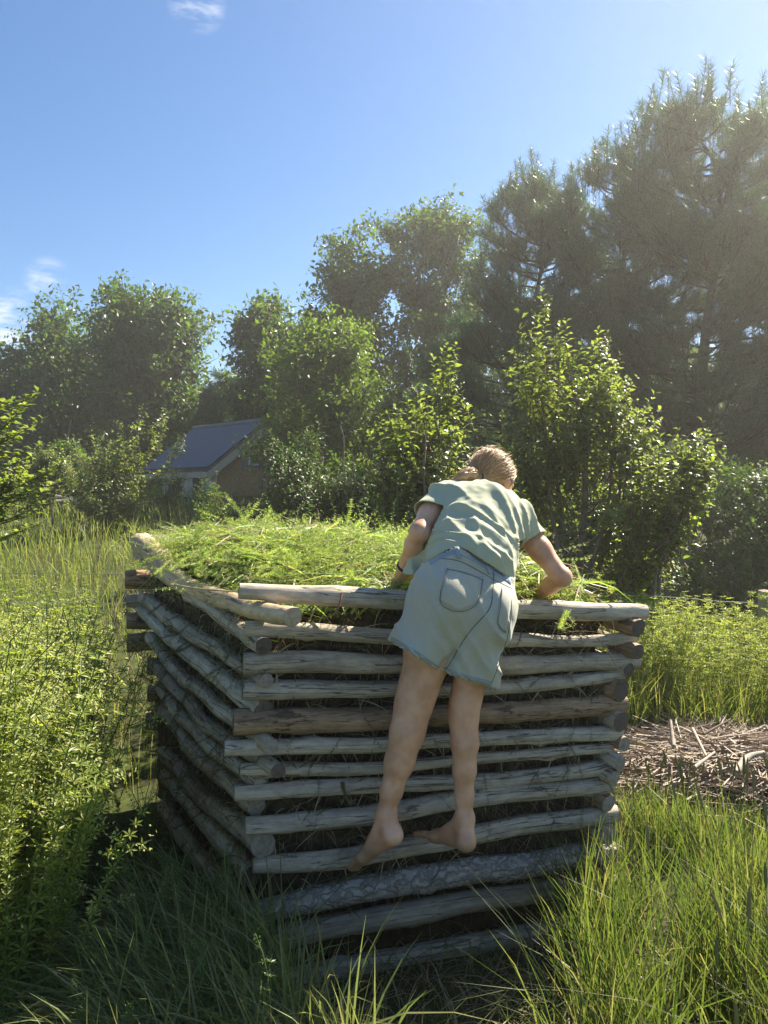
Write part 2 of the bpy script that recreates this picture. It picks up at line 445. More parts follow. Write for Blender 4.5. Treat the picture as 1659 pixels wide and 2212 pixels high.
def add_log(pts, radii, mat, endmat, seed, n=56, sides=16, label=None, ends=(True, True), knots=5):
    rng = np.random.default_rng(seed)
    c = spline(pts, n)
    seg = np.concatenate(([0], np.cumsum(np.linalg.norm(np.diff(c, axis=0), axis=1))))
    r = np.interp(np.linspace(0, 1, n), np.linspace(0, 1, len(radii)), radii)
    t = nrm(np.gradient(c, axis=0))
    c = c + .016 * np.stack([vnoise(np.stack((seg * 4 + seed, np.full(n, k * 7.3), seg * 0), -1), seed) - .5 for k in range(3)], -1)
    x = nrm(np.cross(t, (0, 0, 1.0))); y = np.cross(t, x)
    a = np.linspace(0, 2 * np.pi, sides, endpoint=False)
    ca, sa = np.cos(a)[None], np.sin(a)[None]
    nzv = vnoise(np.stack((np.repeat(seg[:, None], sides, 1) * 9, ca * 1.6 + 0 * seg[:, None] + seed * 3.1, sa * 1.6 + 0 * seg[:, None]), -1), seed)
    R = r[:, None] * (1 + .30 * (nzv - .5)) * (1 + .10 * (vnoise(np.stack((np.repeat(seg[:, None], sides, 1) * 26, ca * 3 + 0 * seg[:, None], sa * 3 + seed + 0 * seg[:, None]), -1), seed + 3) - .5))
    for k in range(knots):
        s0 = rng.uniform(.05, .95) * seg[-1]; a0 = rng.uniform(0, 6.28)
        dd = ((seg[:, None] - s0) / .025) ** 2 + (np.angle(np.exp(1j * (a[None] - a0))) / .4) ** 2
        R = R + .014 * np.exp(-dd) * rng.uniform(.4, 1)
    R[0] *= .95; R[-1] *= .95
    V = c[:, None] + R[..., None] * (ca[..., None] * x[:, None] + sa[..., None] * y[:, None])
    W_ = np.stack((np.repeat(seg[:, None], sides, 1) + seed * 1.37, R * ca + seed * .7 * 0, R * sa), -1)
    i = np.arange(n - 1)[:, None] * sides; j = np.arange(sides)[None]; j2 = (j + 1) % sides
    F = np.stack((i + j, i + sides + j, i + sides + j2, i + j2), -1).reshape(-1, 4)
    W_[..., 1:] += seed * .211
    o = mesh_np('log', [(V.reshape(-1, 3), F)], mat, crib, True, {'wood': W_.reshape(-1, 3)})
    if label: o['label'] = label
    for e, idx, sgn in ((0, 0, -1), (1, n - 1, 1)):
        if not ends[e]: continue
        ring = V[idx]; cc = ring.mean(0)
        vv = np.concatenate([ring] + [cc + (ring - cc) * q + t[idx] * sgn * .003 * (1 - q) for q in (.86, .5, .002)])
        fs = []
        for q in range(3):
            for s in range(sides):
                s2 = (s + 1) % sides
                f = (q * sides + s, q * sides + s2, (q + 1) * sides + s2, (q + 1) * sides + s)
                fs.append(f if sgn > 0 else f[::-1])
        loc = vv - cc
        wv = np.stack((loc @ t[idx] + seed, loc @ x[idx], loc @ y[idx]), -1)
        mesh_np('cut_end', [(vv, np.array(fs))], endmat, o, False, {'wood': wv})
    return o

MPP = 1 / FPX
def px_r(diam, d):                                        # radius in metres of something diam pixels thick at depth d
    return diam * d * MPP / 2

# front wall: pixel paths, thickness left / right, material, seed
front = [
    ([(520, 1278), (700, 1288), (900, 1300), (1150, 1313), (1390, 1322)], [36, 42, 44, 44, 42, 36], 1, 0),
    ([(528, 1360), (680, 1366), (840, 1375), (1100, 1383), (1250, 1386), (1372, 1378)], [36, 36, 34, 30, 27, 26], 0, 0),
    ([(527, 1430), (690, 1430), (850, 1431), (1100, 1437), (1250, 1431), (1374, 1424)], [52, 48, 44, 42, 38, 36], 0, 0),
    ([(520, 1490), (690, 1490), (840, 1490), (1100, 1484), (1200, 1474), (1345, 1456)], [44, 42, 36, 30, 30, 24], 1, 2),
    ([(500, 1561), (700, 1556), (850, 1550), (1050, 1540), (1200, 1530), (1352, 1518)], [56, 56, 50, 46, 46, 42], 3, 2),
    ([(490, 1615), (660, 1612), (830, 1606), (1080, 1596), (1200, 1588), (1335, 1580)], [36, 36, 34, 32, 34, 34], 1, 0),
    ([(520, 1663), (680, 1663), (820, 1660), (1050, 1640), (1200, 1628), (1320, 1616)], [32, 30, 28, 24, 24, 22], 0, 2),
    ([(503, 1713), (650, 1706), (820, 1697), (1030, 1690), (1200, 1670), (1325, 1655)], [36, 36, 36, 34, 34, 34], 1, 0),
    ([(527, 1783), (660, 1774), (800, 1757), (1030, 1722), (1200, 1706), (1318, 1694)], [40, 42, 42, 40, 38, 36], 1, 1),
    ([(548, 1868), (700, 1856), (860, 1832), (1030, 1800), (1160, 1780), (1330, 1752)], [38, 42, 42, 42, 42, 40], 0, 0),
    ([(560, 1975), (700, 1936), (850, 1910), (1040, 1877), (1180, 1858), (1325, 1835)], [52, 54, 56, 54, 52, 50], 4, 2),
    ([(590, 2032), (700, 2006), (870, 1974), (1040, 1944), (1180, 1922), (1320, 1900)], [50, 50, 50, 48, 46, 44], 0, 0),
    ([(620, 2125), (740, 2095), (850, 2072), (1000, 2044), (1150, 2016), (1310, 1986)], [50, 50, 48, 46, 44, 44], 1, 0),
]
flabel = {0: 'topmost front log, sunlit and silver grey', 4: 'thick brown front log with rotten bark', 10: 'front log still covered in cracked bark'}
FRONT_PTS = []
for k, (pp, th, mi, ei) in enumerate(front):
    pts = np.array([PL(x, y, A_, B_) for x, y in pp]); FRONT_PTS.append(pts)
    th = [px_r(t, p) for t, p in zip(th, np.interp(np.linspace(0, 1, len(th)), np.linspace(0, 1, len(pts)), pts[:, 1]))]
    add_log(pts, th, M_logs[mi], M_end[ei], 11 + k, label=flabel.get(k))

left = [
    ([(628, 1337), (520, 1306), (400, 1262), (318, 1183)], [46, 44, 42, 50], 2, 1),
    ([(574, 1397), (470, 1320), (385, 1262), (308, 1205)], [40, 36, 32, 28], 0, 2),
    ([(575, 1472), (484, 1408), (387, 1350), (322, 1300)], [32, 34, 34, 30], 0, 0),
    ([(571, 1534), (434, 1430), (376, 1380), (315, 1325)], [50, 42, 34, 26], 1, 2),
    ([(590, 1612), (497, 1545), (397, 1462), (338, 1392)], [36, 34, 30, 28], 0, 0),
    ([(600, 1663), (489, 1597), (425, 1536), (350, 1452)], [34, 34, 32, 28], 0, 2),
    ([(569, 1690), (489, 1636), (425, 1580), (355, 1500)], [34, 34, 33, 28], 1, 0),
    ([(557, 1746), (489, 1684), (425, 1620), (360, 1545)], [46, 40, 38, 30], 0, 0),
    ([(569, 1824), (505, 1776), (441, 1722), (370, 1640)], [58, 46, 40, 32], 0, 0),
    ([(545, 1890), (505, 1838), (445, 1778), (375, 1690)], [46, 44, 42, 34], 1, 2),
    ([(560, 1985), (500, 1925), (440, 1862), (370, 1760)], [46, 44, 42, 34], 0, 2),
]
for k, (pp, th, mi, ei) in enumerate(left):
    pts = np.array([PL(x, y, L0_, D_) for x, y in pp])
    th = [px_r(t, p) for t, p in zip(th, pts[:, 1])]
    e = nrm(pts[-1] - pts[-2]) * .12
    pts = np.concatenate((pts, pts[-1:] + e)); th.append(th[-1])
    add_log(pts, th, M_logs[mi], M_end[ei], 41 + k, label='thick pale peeled log lying loose on the left wall' if k == 0 else None)

# right wall: near ends stick out past the right corner
rd = nrm(np.array((C_[0] - B_[0], C_[1] - B_[1], 0)))
right = [(1350, 1352, 40), (1352, 1400, 36), (1345, 1442, 34), (1328, 1488, 52), (1325, 1553, 44), (1335, 1598, 36), (1318, 1640, 34), (1305, 1672, 34), (1300, 1728, 40), (1300, 1795, 44), (1300, 1870, 46), (1300, 1950, 44)]
for k, (x, y, dm) in enumerate(right):
    p0 = PL(x, y, B_, (B_[0] + .3, B_[1] + .1)); near = p0 - rd * (.055 if k < 2 else .04)
    far = p0 + rd * 2.0; far[2] = p0[2] + .05 + .06 * (1 if k < 3 else 0)
    add_log([near, (near + far) / 2 + (0, 0, .01), far], [px_r(dm, 2.8), px_r(dm, 2.8) * .9, px_r(dm, 2.8) * .8], M_logs[(3, 3, 0, 3, 0, 3, 1, 0, 3, 0, 3, 0)[k]], M_end[2 if k < 5 else 0], 71 + k)  # shade on the upper near ends is put into the dark end colour
# back wall: butt ends stick out past the far left corner
bd = nrm(np.array((C_[0] - D_[0], C_[1] - D_[1], 0)))
for k, (y, dm) in enumerate([(1166, 24), (1250, 42), (1298, 30), (1340, 38), (1386, 40), (1440, 38), (1500, 38), (1560, 38)]):
    p0 = P(302, y, 3.93); near = p0 - bd * (.0 if k == 0 else .07 if k < 5 else -.04)
    far = p0 + bd * (1.0 if k == 0 else 1.55); far[2] = p0[2] - .03
    add_log([near, far], [px_r(dm, 3.9), px_r(dm, 3.9)], M_logs[(1, 3, 0, 3, 3, 0, 0, 0)[k]], M_end[2], 91 + k)

# ------------------------------------------------------------------ compost fill inside the crib
def quad(u, v):
    a, b, c, d = (np.array(q) for q in (A_, B_, C_, D_))
    u = np.asarray(u, float)[..., None]; v = np.asarray(v, float)[..., None]
    return a * (1 - u) * (1 - v) + b * u * (1 - v) + c * u * v + d * (1 - u) * v

def heap_z(u, v):
    z = 1.19 * (1 - u) * (1 - v) + 1.125 * u * (1 - v) + 1.22 * u * v + 1.24 * (1 - u) * v
    z = z + .115 * np.exp(-((u - .42) / .42) ** 2 - ((v - .60) / .36) ** 2) + .05 * np.exp(-((u - .2) / .2) ** 2 - ((v - .8) / .3) ** 2)
    z = z + .13 * np.exp(-((u - .80) / .13) ** 2 - ((v - .14) / .16) ** 2) - .13 * sstep(.16, .0, u) - .05 * sstep(.1, .0, v)
    p = quad(u, v)
    n = vnoise(np.stack((p[..., 0] * 7, p[..., 1] * 7, p[..., 0] * 0), -1), 5) - .5
    return z + .07 * n
nu, nv = 40, 40
uu, vv = np.meshgrid(np.linspace(.035, .965, nu), np.linspace(.03, .97, nv))
tp = np.concatenate((quad(uu, vv), heap_z(uu, vv)[..., None] - .01), -1)
top_f = (np.arange(nv - 1)[:, None] * nu + np.arange(nu - 1)[None]).ravel()
parts = [(tp.reshape(-1, 3), np.stack((top_f, top_f + 1, top_f + nu + 1, top_f + nu), -1))]
for edge in (tp[0], tp[:, 0], tp[-1], tp[:, -1]):
    nz = 34
    s = np.linspace(0, 1, nz)[:, None, None]
    bot = edge.copy(); bot[:, 2] = -.05
    g = edge[None] * (1 - s) + bot[None] * s
    cen = quad(np.array(.5), np.array(.5))
    dirv = nrm(np.concatenate((g[..., :2] - cen, g[..., 2:] * 0), -1))
    g = g + dirv * (.05 * (vnoise(g * 12, 9) - .5) + .03 * (vnoise(g * 34, 8) - .5))[..., None] * (s > 0)
    f = (np.arange(nz - 1)[:, None] * nu + np.arange(nu - 1)[None]).ravel()
    parts.append((g.reshape(-1, 3), np.stack((f, f + 1, f + nu + 1, f + nu), -1)))
tag(mesh_np('compost', parts, M_compost, smooth=False), 'dark brown compost packed inside the log bin', 'compost', kind='stuff')

# ------------------------------------------------------------------ plant templates
def leaf_t(wd=.5, fold=.12, curl=.15, rows=2):
    """one leaf along +Y, length 1; triangles"""
    s = np.linspace(0, 1, rows + 2)
    w = wd * .5 * np.sin(np.pi * np.clip(s, 0, 1) ** .8)
    mid = np.stack((0 * s, s, -curl * s ** 2), -1)
    V = [mid]; n = len(s)
    V.append(mid + np.stack((w, 0 * s, fold * w * 2), -1)); V.append(mid + np.stack((-w, 0 * s, fold * w * 2), -1))
    F = []
    for i in range(n - 1):
        for o_, fl in ((n, 0), (2 * n, 1)):
            a, b, c, d = i, i + 1, o_ + i + 1, o_ + i
            for t_ in ((a, b, c), (a, c, d)):
                if len({*t_}) < 3: continue
                if (i == 0 and d in t_ and t_ == (a, c, d)) or (i == n - 2 and t_ == (a, b, c)): continue
                F.append(t_ if not fl else t_[::-1])
    return np.concatenate(V), np.array(F)

LEAF2 = (np.array([(0, 0, 0), (.3, .45, .07), (0, 1, -.08), (-.3, .45, .07)], float), np.array([(0, 1, 2), (0, 2, 3)]))
LEAF6 = leaf_t(.62, .16, .3, 1)
NARROW = (np.array([(0, 0, 0), (.14, .5, .02), (0, 1, -.12), (-.14, .5, .02)], float), np.array([(0, 1, 2), (0, 2, 3)]))

def strip(pts, w):
    pts = np.asarray(pts, float); n = len(pts)
    V, F = tube(pts, w, 3)
    return V, tri(F)

def rdir(rng, n):
    return nrm(rng.normal(size=(n, 3)))

def spray_apple(rng, n=17, leaf=LEAF6, size=.17, stem=.012):
    """leafy shoot along +Z, length 1"""
    s = np.sort(rng.uniform(.05, 1, n)); s[-2:] = (.96, 1.0)
    az = np.arange(n) * 2.4 + rng.uniform(0, 6)
    bend = rng.normal(0, .07, 2)
    pos = np.stack((bend[0] * s ** 2, bend[1] * s ** 2, s), -1)
    up = np.interp(s, [0, .8, 1], [.25, .45, 1.2]) + rng.normal(0, .22, n)
    d = np.stack((np.cos(az), np.sin(az), up), -1)
    M = basis(d, np.array((0, 0, 1.0)) + rng.normal(0, .25, (n, 3))) * (size * np.interp(s, [0, .5, 1], [1.05, 1, .6]) * rng.uniform(.8, 1.2, n))[:, None, None]
    L = inst(leaf, M, pos)
    z = np.linspace(-.15, 1, 5)
    st = strip(np.stack((bend[0] * z ** 2, bend[1] * z ** 2, z), -1), stem * np.linspace(1.2, .5, 5))
    return join([(*L, 0), (*st, 1)])

def spray_twig(rng, n=12, leaf=LEAF2, size=.36, spread=.55):
    """loose cluster of leaves round a twig along +Z, length 1"""
    s = rng.uniform(0, 1, n)
    pos = np.stack((rng.normal(0, spread * .4, n), rng.normal(0, spread * .4, n), s), -1)
    d = nrm(np.stack((pos[:, 0] * 2, pos[:, 1] * 2, .15 + 0 * s), -1) + rng.normal(0, .5, (n, 3)))
    d[:, 2] -= .25
    M = basis(d, np.array((0, 0, 1.0)) + rng.normal(0, .45, (n, 3))) * (size * rng.uniform(.7, 1.25, n))[:, None, None]
    L = inst(leaf, M, pos)
    st = strip([(0, 0, -.2), (rng.normal(0, .05), rng.normal(0, .05), .4), (0, 0, 1)], [.02, .014, .006])
    return join([(*L, 0), (*st, 1)])

def spray_pine(rng, n=60, ln=.36):
    """pine shoot along +Z, length 1, bare tip candle"""
    s = rng.uniform(.12, .93, n) ** .8
    az = rng.uniform(0, 6.28, n)
    pos = np.stack((0 * s, 0 * s, s), -1)
    d = nrm(np.stack((np.cos(az), np.sin(az), rng.uniform(.35, 1.3, n)), -1))
    side = nrm(np.cross(d, rng.normal(size=(n, 3)))) * .011
    l = ln * rng.uniform(.7, 1.15, n)[:, None]
    V = np.stack((pos - side, pos + side, pos + d * l), 1).reshape(-1, 3)
    F = np.arange(3 * n).reshape(-1, 3)
    st = strip([(0, 0, -.3), (0, 0, .5), (0, 0, 1.08)], [.012, .010, .008])
    return join([(V, F, 0), (*st, 1)])

def outline_pts(rng, outline, d, n, ds=.8, shell=.42, gap=.35, gseed=0, gscale=1.2, clump=0, crad=.5):
    o = sorted(outline)
    pz = np.array([P(0, y, d)[2] for y, a, b in o]); xl = np.array([P(a, y, d)[0] for y, a, b in o]); xr = np.array([P(b, y, d)[0] for y, a, b in o])
    zz = np.linspace(pz[-1], pz[0], 200)
    L = np.interp(zz, pz[::-1], xl[::-1]); R = np.interp(zz, pz[::-1], xr[::-1])
    w = np.maximum(R - L, .02) ** 1.4; cdf = np.cumsum(w) / w.sum()
    m = int(n * 2.2)
    k = np.searchsorted(cdf, rng.uniform(0, 1, m)); k = np.clip(k, 0, 199)
    hw = (R[k] - L[k]) / 2; cx = (R[k] + L[k]) / 2
    th = rng.uniform(0, 2 * np.pi, m); rho = rng.uniform(0, 1, m) ** shell
    hw_ = hw * rho
    depth = np.minimum(hw, hw.mean() * 1.3) * ds
    p = np.stack((cx + hw_ * np.cos(th), d + depth * rho * np.sin(th), zz[k] + rng.normal(0, .02, m)), -1)
    if clump:                                             # sprays gather in irregular boughs
        nc = max(12, int(n / clump)); cen = p[rng.choice(m, nc, replace=False)].copy()
        ww = np.interp(cen[:, 2], zz, R - L)
        cxm = np.interp(cen[:, 2], zz, (L + R) / 2)
        sh = np.clip(1 - .40 * crad / np.maximum(ww / 2, .05), .25, 1)
        cen[:, 0] = cxm + (cen[:, 0] - cxm) * sh; cen[:, 1] = d + (cen[:, 1] - d) * sh
        cen[:, 2] = np.minimum(cen[:, 2] - .45 * crad, zz[-1] - 1.0 * crad * rng.uniform(.4, 1.2, nc))
        cr = crad * rng.uniform(.45, 1.35, nc)
        j = rng.choice(nc, m, p=cr ** 2 / (cr ** 2).sum())
        ctr = np.stack((np.interp(cen[:, 2], zz, (L + R) / 2), np.full(nc, d), cen[:, 2] - .25 * ww), -1)
        ax = nrm(cen - ctr)
        o3 = rng.normal(0, 1, (m, 3)) * (.50, .50, .36)
        hx = nrm(np.stack((rng.normal(0, 1, nc), rng.normal(0, 1, nc), rng.normal(.1, .3, nc)), -1))
        o3 = o3 * .85 + hx[j] * rng.normal(0, .7, m)[:, None] + .8 * ax[j] * rng.normal(.15, .75, m)[:, None]
        p = cen[j] + o3 * cr[j][:, None] * .8
        p = p[rng.permutation(m)[:n]]
        out = np.stack((p[:, 0] - np.interp(p[:, 2], zz, (L + R) / 2), p[:, 1] - d, 0 * p[:, 0]), -1)
        return p, out, (zz, L, R)
    g = vnoise(p * gscale + gseed * 17.3, 3 + gseed) * .65 + vnoise(p * gscale * 2.3 + gseed * 7, 4 + gseed) * .35
    keep = np.argsort(g + rng.uniform(-gap * .25, gap * .25, m))[::-1][:n] if gap > 0 else np.arange(n)
    p = p[keep]
    out = np.stack((p[:, 0] - np.interp(p[:, 2], zz, (L + R) / 2), p[:, 1] - d, 0 * p[:, 0]), -1)
    return p, out, (zz, L, R)

def tree(name, label, cat, d, outline, n, tpls, mats, size, rng_seed, group=None, trunk=None, ds=.8, shell=.42, gap=.35, gscale=1.2, up=.6, outw=.8,
         nbr=50, br_r=.02, trunk_mat=None, droop=0, stems=1, clump=0, crad=.5):
    rng = np.random.default_rng(rng_seed)
    p, out, (zz, L, R) = outline_pts(rng, outline, d, n, ds, shell, gap, rng_seed, gscale, clump, crad)
    tx = trunk[0] if trunk else None
    bx = P(tx, 1020, d)[0] if tx is not None else (L[0] + R[0]) / 2
    bz = float(gz(bx, d))
    root = thing(name, label, cat, (bx, d, bz), group)
    dirs = nrm(nrm(out + 1e-6) * outw + np.array((0, 0, up)) + rng.normal(0, .35, (n, 3)))
    parts = []
    ch = rng.integers(0, len(tpls), n)
    for k, t in enumerate(tpls):
        sel = np.where(ch == k)[0]
        if not len(sel): continue
        sz = size * rng.uniform(.7, 1.3, len(sel))
        Mz = basis(dirs[sel], rdir(rng, len(sel)))
        Mz = Mz[:, :, [0, 2, 1]] * np.array((1, -1, 1.0)) * sz[:, None, None]   # column 2 along dirs
        parts.append(inst(t, Mz, p[sel] - dirs[sel] * sz[:, None] * .5))
    mesh_np('crown', parts, mats, root)
    # trunk and limbs
    tr = trunk[1] if trunk else .08
    top = zz[-1] - .06 * (zz[-1] - zz[0])
    tp_ = []
    stem_list = []
    for s in range(stems):
        n_ = 14
        h = np.linspace(bz - .05, top if s == 0 else zz[0] + (top - zz[0]) * rng.uniform(.55, .9), n_)
        cxs = np.interp(h, zz, (L + R) / 2); bl = sstep(bz, zz[0] + .5 * (zz[-1] - zz[0]), h)
        hwz = np.interp(h, zz, (R - L) / 2)
        o1 = rng.uniform(-.6, .6) if s else 0.
        o2 = rng.uniform(-.5, .5) if s else 0.
        xx = bx * (1 - bl) + (cxs + o1 * hwz) * bl + .04 * np.sin(h * 1.3 + rng_seed + s)
        yy = d + o2 * hwz * bl * ds + .05 * np.sin(h * 1.7 + s)
        c = np.stack((xx, yy, h), -1)
        stem_list.append(c)
        V, F = tube(c, tr * (1 if s == 0 else .7) * np.linspace(1, .18, n_), 8)
        tp_.append((V, F))
    pick = rng.choice(len(p), min(nbr, len(p)), replace=False)
    for q in pick:
        c = stem_list[rng.integers(0, stems)]
        e = p[q]
        hz = e[2] - np.hypot(e[0] - np.interp(e[2], c[:, 2], c[:, 0]), e[1] - d) * rng.uniform(.25, .8) * (1 if droop == 0 else -droop)
        hz = np.clip(hz, bz + .25 * (zz[0] - bz), c[-1, 2])
        b = np.array((np.interp(hz, c[:, 2], c[:, 0]), np.interp(hz, c[:, 2], c[:, 1]), hz))
        mid = b * .5 + e * .5 + rng.normal(0, .04, 3) * np.linalg.norm(e - b) + np.array((0, 0, -.06 * np.linalg.norm(e - b) if droop == 0 else .03))
        V, F = tube(spline([b, mid, e], 6), br_r * np.linspace(1, .3, 6) * rng.uniform(.6, 1.2), 5)
        tp_.append((V, F))
    mesh_np('trunk', tp_, trunk_mat or M_bark, root, True)
    return root

rt = np.random.default_rng(77)
T_TWIG = [spray_twig(rt) for _ in range(5)]
T_TWIGS = [spray_twig(rt, 18, LEAF2, .24, .6) for _ in range(5)]
T_PINE = [spray_pine(rt) for _ in range(5)]
T_APPLE = [spray_apple(rt) for _ in range(6)]
T_APPLED = [spray_apple(rt, 13, LEAF6, .22) for _ in range(6)]

# ------------------------------------------------------------------ far trees
BM = [M_tree, M_twig]; LM = [M_treelight, M_twig]; M_ptwig = simple_mat('pine_twig', (.07, .06, .04), .85, .15)
PM = [M_pine, M_ptwig]
tree('broadleaf_tree', 'wide dark green tree at the left edge behind the shrubs', 'tree', 30, [(665, 130, 165), (700, 88, 200), (740, 55, 225), (790, 0, 235), (840, -40, 240), (900, -60, 235), (960, -60, 220), (1010, -50, 200)],
     3000, T_TWIG, BM, .60, 1, 'tall broadleaf trees beyond the meadow', (100, .17), clump=16, crad=.8, nbr=70, br_r=.04)
tree('broadleaf_tree', 'tall round-topped dark tree rising behind the metal-roofed house', 'tree', 28, [(600, 290, 318), (632, 228, 372), (670, 215, 415), (720, 210, 425), (780, 205, 428), (850, 215, 428), (900, 230, 425), (960, 250, 430), (1010, 270, 400)],
     3300, T_TWIG, BM, .58, 2, 'tall broadleaf trees beyond the meadow', (300, .17), clump=16, crad=.8, nbr=80, br_r=.045)
tree('broadleaf_tree', 'slim airy tree standing alone against the sky right of the roof ridge', 'tree', 25, [(640, 545, 612), (660, 510, 630), (700, 505, 635), (760, 500, 640), (800, 500, 650), (880, 500, 655), (940, 520, 640), (1000, 540, 640)],
     1500, T_TWIG, BM, .48, 3, 'tall broadleaf trees beyond the meadow', (575, .12), clump=13, crad=.42, nbr=70, br_r=.03)
tree('broadleaf_tree', 'tall leaning tree with pointed tiers in the middle of the treeline', 'tree', 23, [(485, 755, 785), (530, 695, 830), (560, 725, 855), (605, 650, 880), (640, 690, 880), (690, 640, 900), (750, 630, 900), (820, 600, 900), (900, 600, 900), (980, 620, 880)],
     2150, T_TWIG, BM, .44, 4, 'tall broadleaf trees beyond the meadow', (765, .13), clump=13, crad=.42, nbr=90, br_r=.03)
tree('broadleaf_tree', 'tallest airy maple with bare stems, touching the pines', 'tree', 24, [(447, 905, 1000), (478, 825, 1025), (520, 838, 1055), (580, 850, 1055), (650, 868, 1050), (720, 870, 1040), (800, 880, 1020), (860, 860, 1000), (940, 840, 1020)],
     1650, T_TWIG, BM, .43, 5, 'tall broadleaf trees beyond the meadow', (905, .10), clump=13, crad=.42, nbr=80, br_r=.03, stems=3, trunk_mat=M_barkpale)
tree('birch_thicket', 'pale green bushy young tree below the tiered tree', 'tree', 17, [(690, 665, 760), (740, 610, 800), (820, 585, 820), (900, 570, 830), (1000, 580, 820), (1070, 600, 800)],
     1700, T_TWIGS, LM, .42, 6, None, (700, .06), clump=14, crad=.42, nbr=60, br_r=.018, stems=4, trunk_mat=M_barkpale)
tree('conifer', 'small dark conifer in the gap between the broadleaf trees', 'tree', 27, [(800, 480, 492), (825, 470, 510), (850, 455, 520), (900, 440, 535), (1000, 430, 560)],
     900, T_PINE, PM, .8, 7, None, (490, .1), up=.3, outw=1, nbr=40, br_r=.03)

# pines on the right: boughs that sweep out and turn up, tufted shoots along them
def pine(label, d, outline, nb, seed, trunk, size=.42, per=44, group='white pines at the right of the treeline', top_up=60):
    rng = np.random.default_rng(seed)
    o = sorted(outline)
    pz = np.array([P(0, y, d)[2] for y, a, b in o]); xl = np.array([P(a, y, d)[0] for y, a, b in o]); xr = np.array([P(b, y, d)[0] for y, a, b in o])
    zz = np.linspace(pz[-1], pz[0], 200); L = np.interp(zz, pz[::-1], xl[::-1]); R = np.interp(zz, pz[::-1], xr[::-1])
    bx = P(trunk[0], 1020, d)[0]; bz = float(gz(bx, d))
    root = thing('white_pine', label, 'tree', (bx, d, bz), group)
    h = np.linspace(bz - .05, zz[-1] - .2, 16)
    bl = sstep(bz, zz[-1], h)
    tc_ = np.stack((bx * (1 - bl) + np.interp(h, zz, (L + R) / 2) * bl, d + 0 * h, h), -1)
    tp_ = [tube(tc_, trunk[1] * np.linspace(1, .12, 16), 8)]
    pos, dr, sz = [], [], []
    for k in range(nb):
        zt = zz[0] + (zz[-1] - zz[0]) * rng.uniform(0, 1) ** .85
        hw = np.interp(zt, zz, (R - L) / 2); cx = np.interp(zt, zz, (R + L) / 2)
        az = rng.uniform(0, 6.283); q = rng.uniform(.5, 1.0) if rng.uniform() < .7 else rng.uniform(.95, 1.22)
        tip = np.array((cx + hw * q * math.cos(az), d + min(hw, 2.6) * q * math.sin(az) * .9, zt))
        ln = math.hypot(tip[0] - cx, tip[1] - d)
        zb = zt - ln * rng.uniform(.25, .6)
        b = np.array((np.interp(zb, h, tc_[:, 0]), d, zb))
        mid = b * .42 + tip * .58 - (0, 0, ln * .10)
        c = spline([b, mid, tip], 12)
        tp_.append(tube(c, np.linspace(.035, .008, 12) * rng.uniform(.6, 1.2), 5))
        m = int(per * rng.uniform(.7, 1.3) * np.clip(ln / 1.3, .4, 1.6))
        s_ = rng.uniform(.25, 1, m) ** .75
        t_ = nrm(np.gradient(c, axis=0)); idx = np.clip((s_ * 11).astype(int), 0, 11)
        sidev = nrm(np.cross(t_[idx], (0, 0, 1.0)))
        off = rng.normal(0, .12, m) * ln * (1.15 - .8 * s_)
        pp = c[idx] + sidev * off[:, None] + np.stack((0 * s_, 0 * s_, rng.normal(.0, .045, m) + .25 * np.abs(off)), -1)
        pos.append(pp); dr.append(nrm(t_[idx] * .6 + sidev * np.sign(off)[:, None] * .45 + np.array((0, 0, .75)) + rng.normal(0, .42, (m, 3)))); sz.append(size * rng.uniform(.6, 1.2, m))
    # upright leaders along the top of the crown
    kk = rng.integers(60, 200, top_up * 3); q = rng.uniform(-1, 1, len(kk))
    zc = zz[kk]; xx = (L[kk] + R[kk]) / 2 + q * (R[kk] - L[kk]) / 2
    top_at = np.array([zz[np.where((L <= x) & (R >= x))[0][-1]] if ((L <= x) & (R >= x)).any() else zz[0] for x in xx])
    ld = np.stack((xx, d + rng.normal(0, .5, len(xx)), top_at - rng.uniform(-.15, .6, len(xx))), -1)
    pos.append(ld); dr.append(nrm(np.array((0, 0, 1.0)) + rng.normal(0, .16, (len(xx), 3)))); sz.append(rng.uniform(.4, .62, len(xx)))
    pos, dr, sz = np.concatenate(pos), np.concatenate(dr), np.concatenate(sz)
    n = len(pos); ch = rng.integers(0, 5, n); parts = []
    for k in range(5):
        q = ch == k
        Mz = basis(dr[q], rdir(rng, q.sum()))[:, :, [0, 2, 1]] * np.array((1, -1, 1.0)) * sz[q][:, None, None]
        parts.append(inst(T_PINE[k], Mz, pos[q]))
    mesh_np('crown', parts, PM, root)
    mesh_np('trunk', tp_, M_pbark, root, True)
    return root
M_pbark = simple_mat('pine_bark', (.05, .042, .034), .9, .15, (8, (.10, .085, .07), .4, .65), bump=.4)
pine('shorter white pine with upright tips, leftmost of the pines', 18, [(415, 1115, 1165), (445, 1080, 1215), (480, 1050, 1270), (560, 1045, 1310), (640, 1010, 1320), (720, 960, 1320), (800, 860, 1320), (900, 850, 1320), (1000, 900, 1320)], 125, 8, (1130, .16))
pine('middle white pine rising beyond the lit apple shoots', 17, [(370, 1290, 1340), (405, 1250, 1420), (460, 1200, 1480), (560, 1180, 1520), (700, 1160, 1520), (850, 1160, 1520), (1000, 1180, 1520)], 105, 9, (1330, .16))
pine('tallest white pine with a ragged silver top against the sky', 15.5, [(250, 1455, 1550), (275, 1390, 1590), (300, 1365, 1680), (400, 1360, 1760), (550, 1330, 1800), (700, 1300, 1800), (850, 1300, 1800), (1000, 1320, 1800)], 135, 10, (1490, .18), top_up=90)
pine('white pine cut off by the right edge of the picture', 16.5, [(270, 1630, 1720), (330, 1600, 1900), (440, 1580, 2050), (700, 1560, 2100), (1000, 1560, 2100)], 125, 11, (1760, .2), per=38)
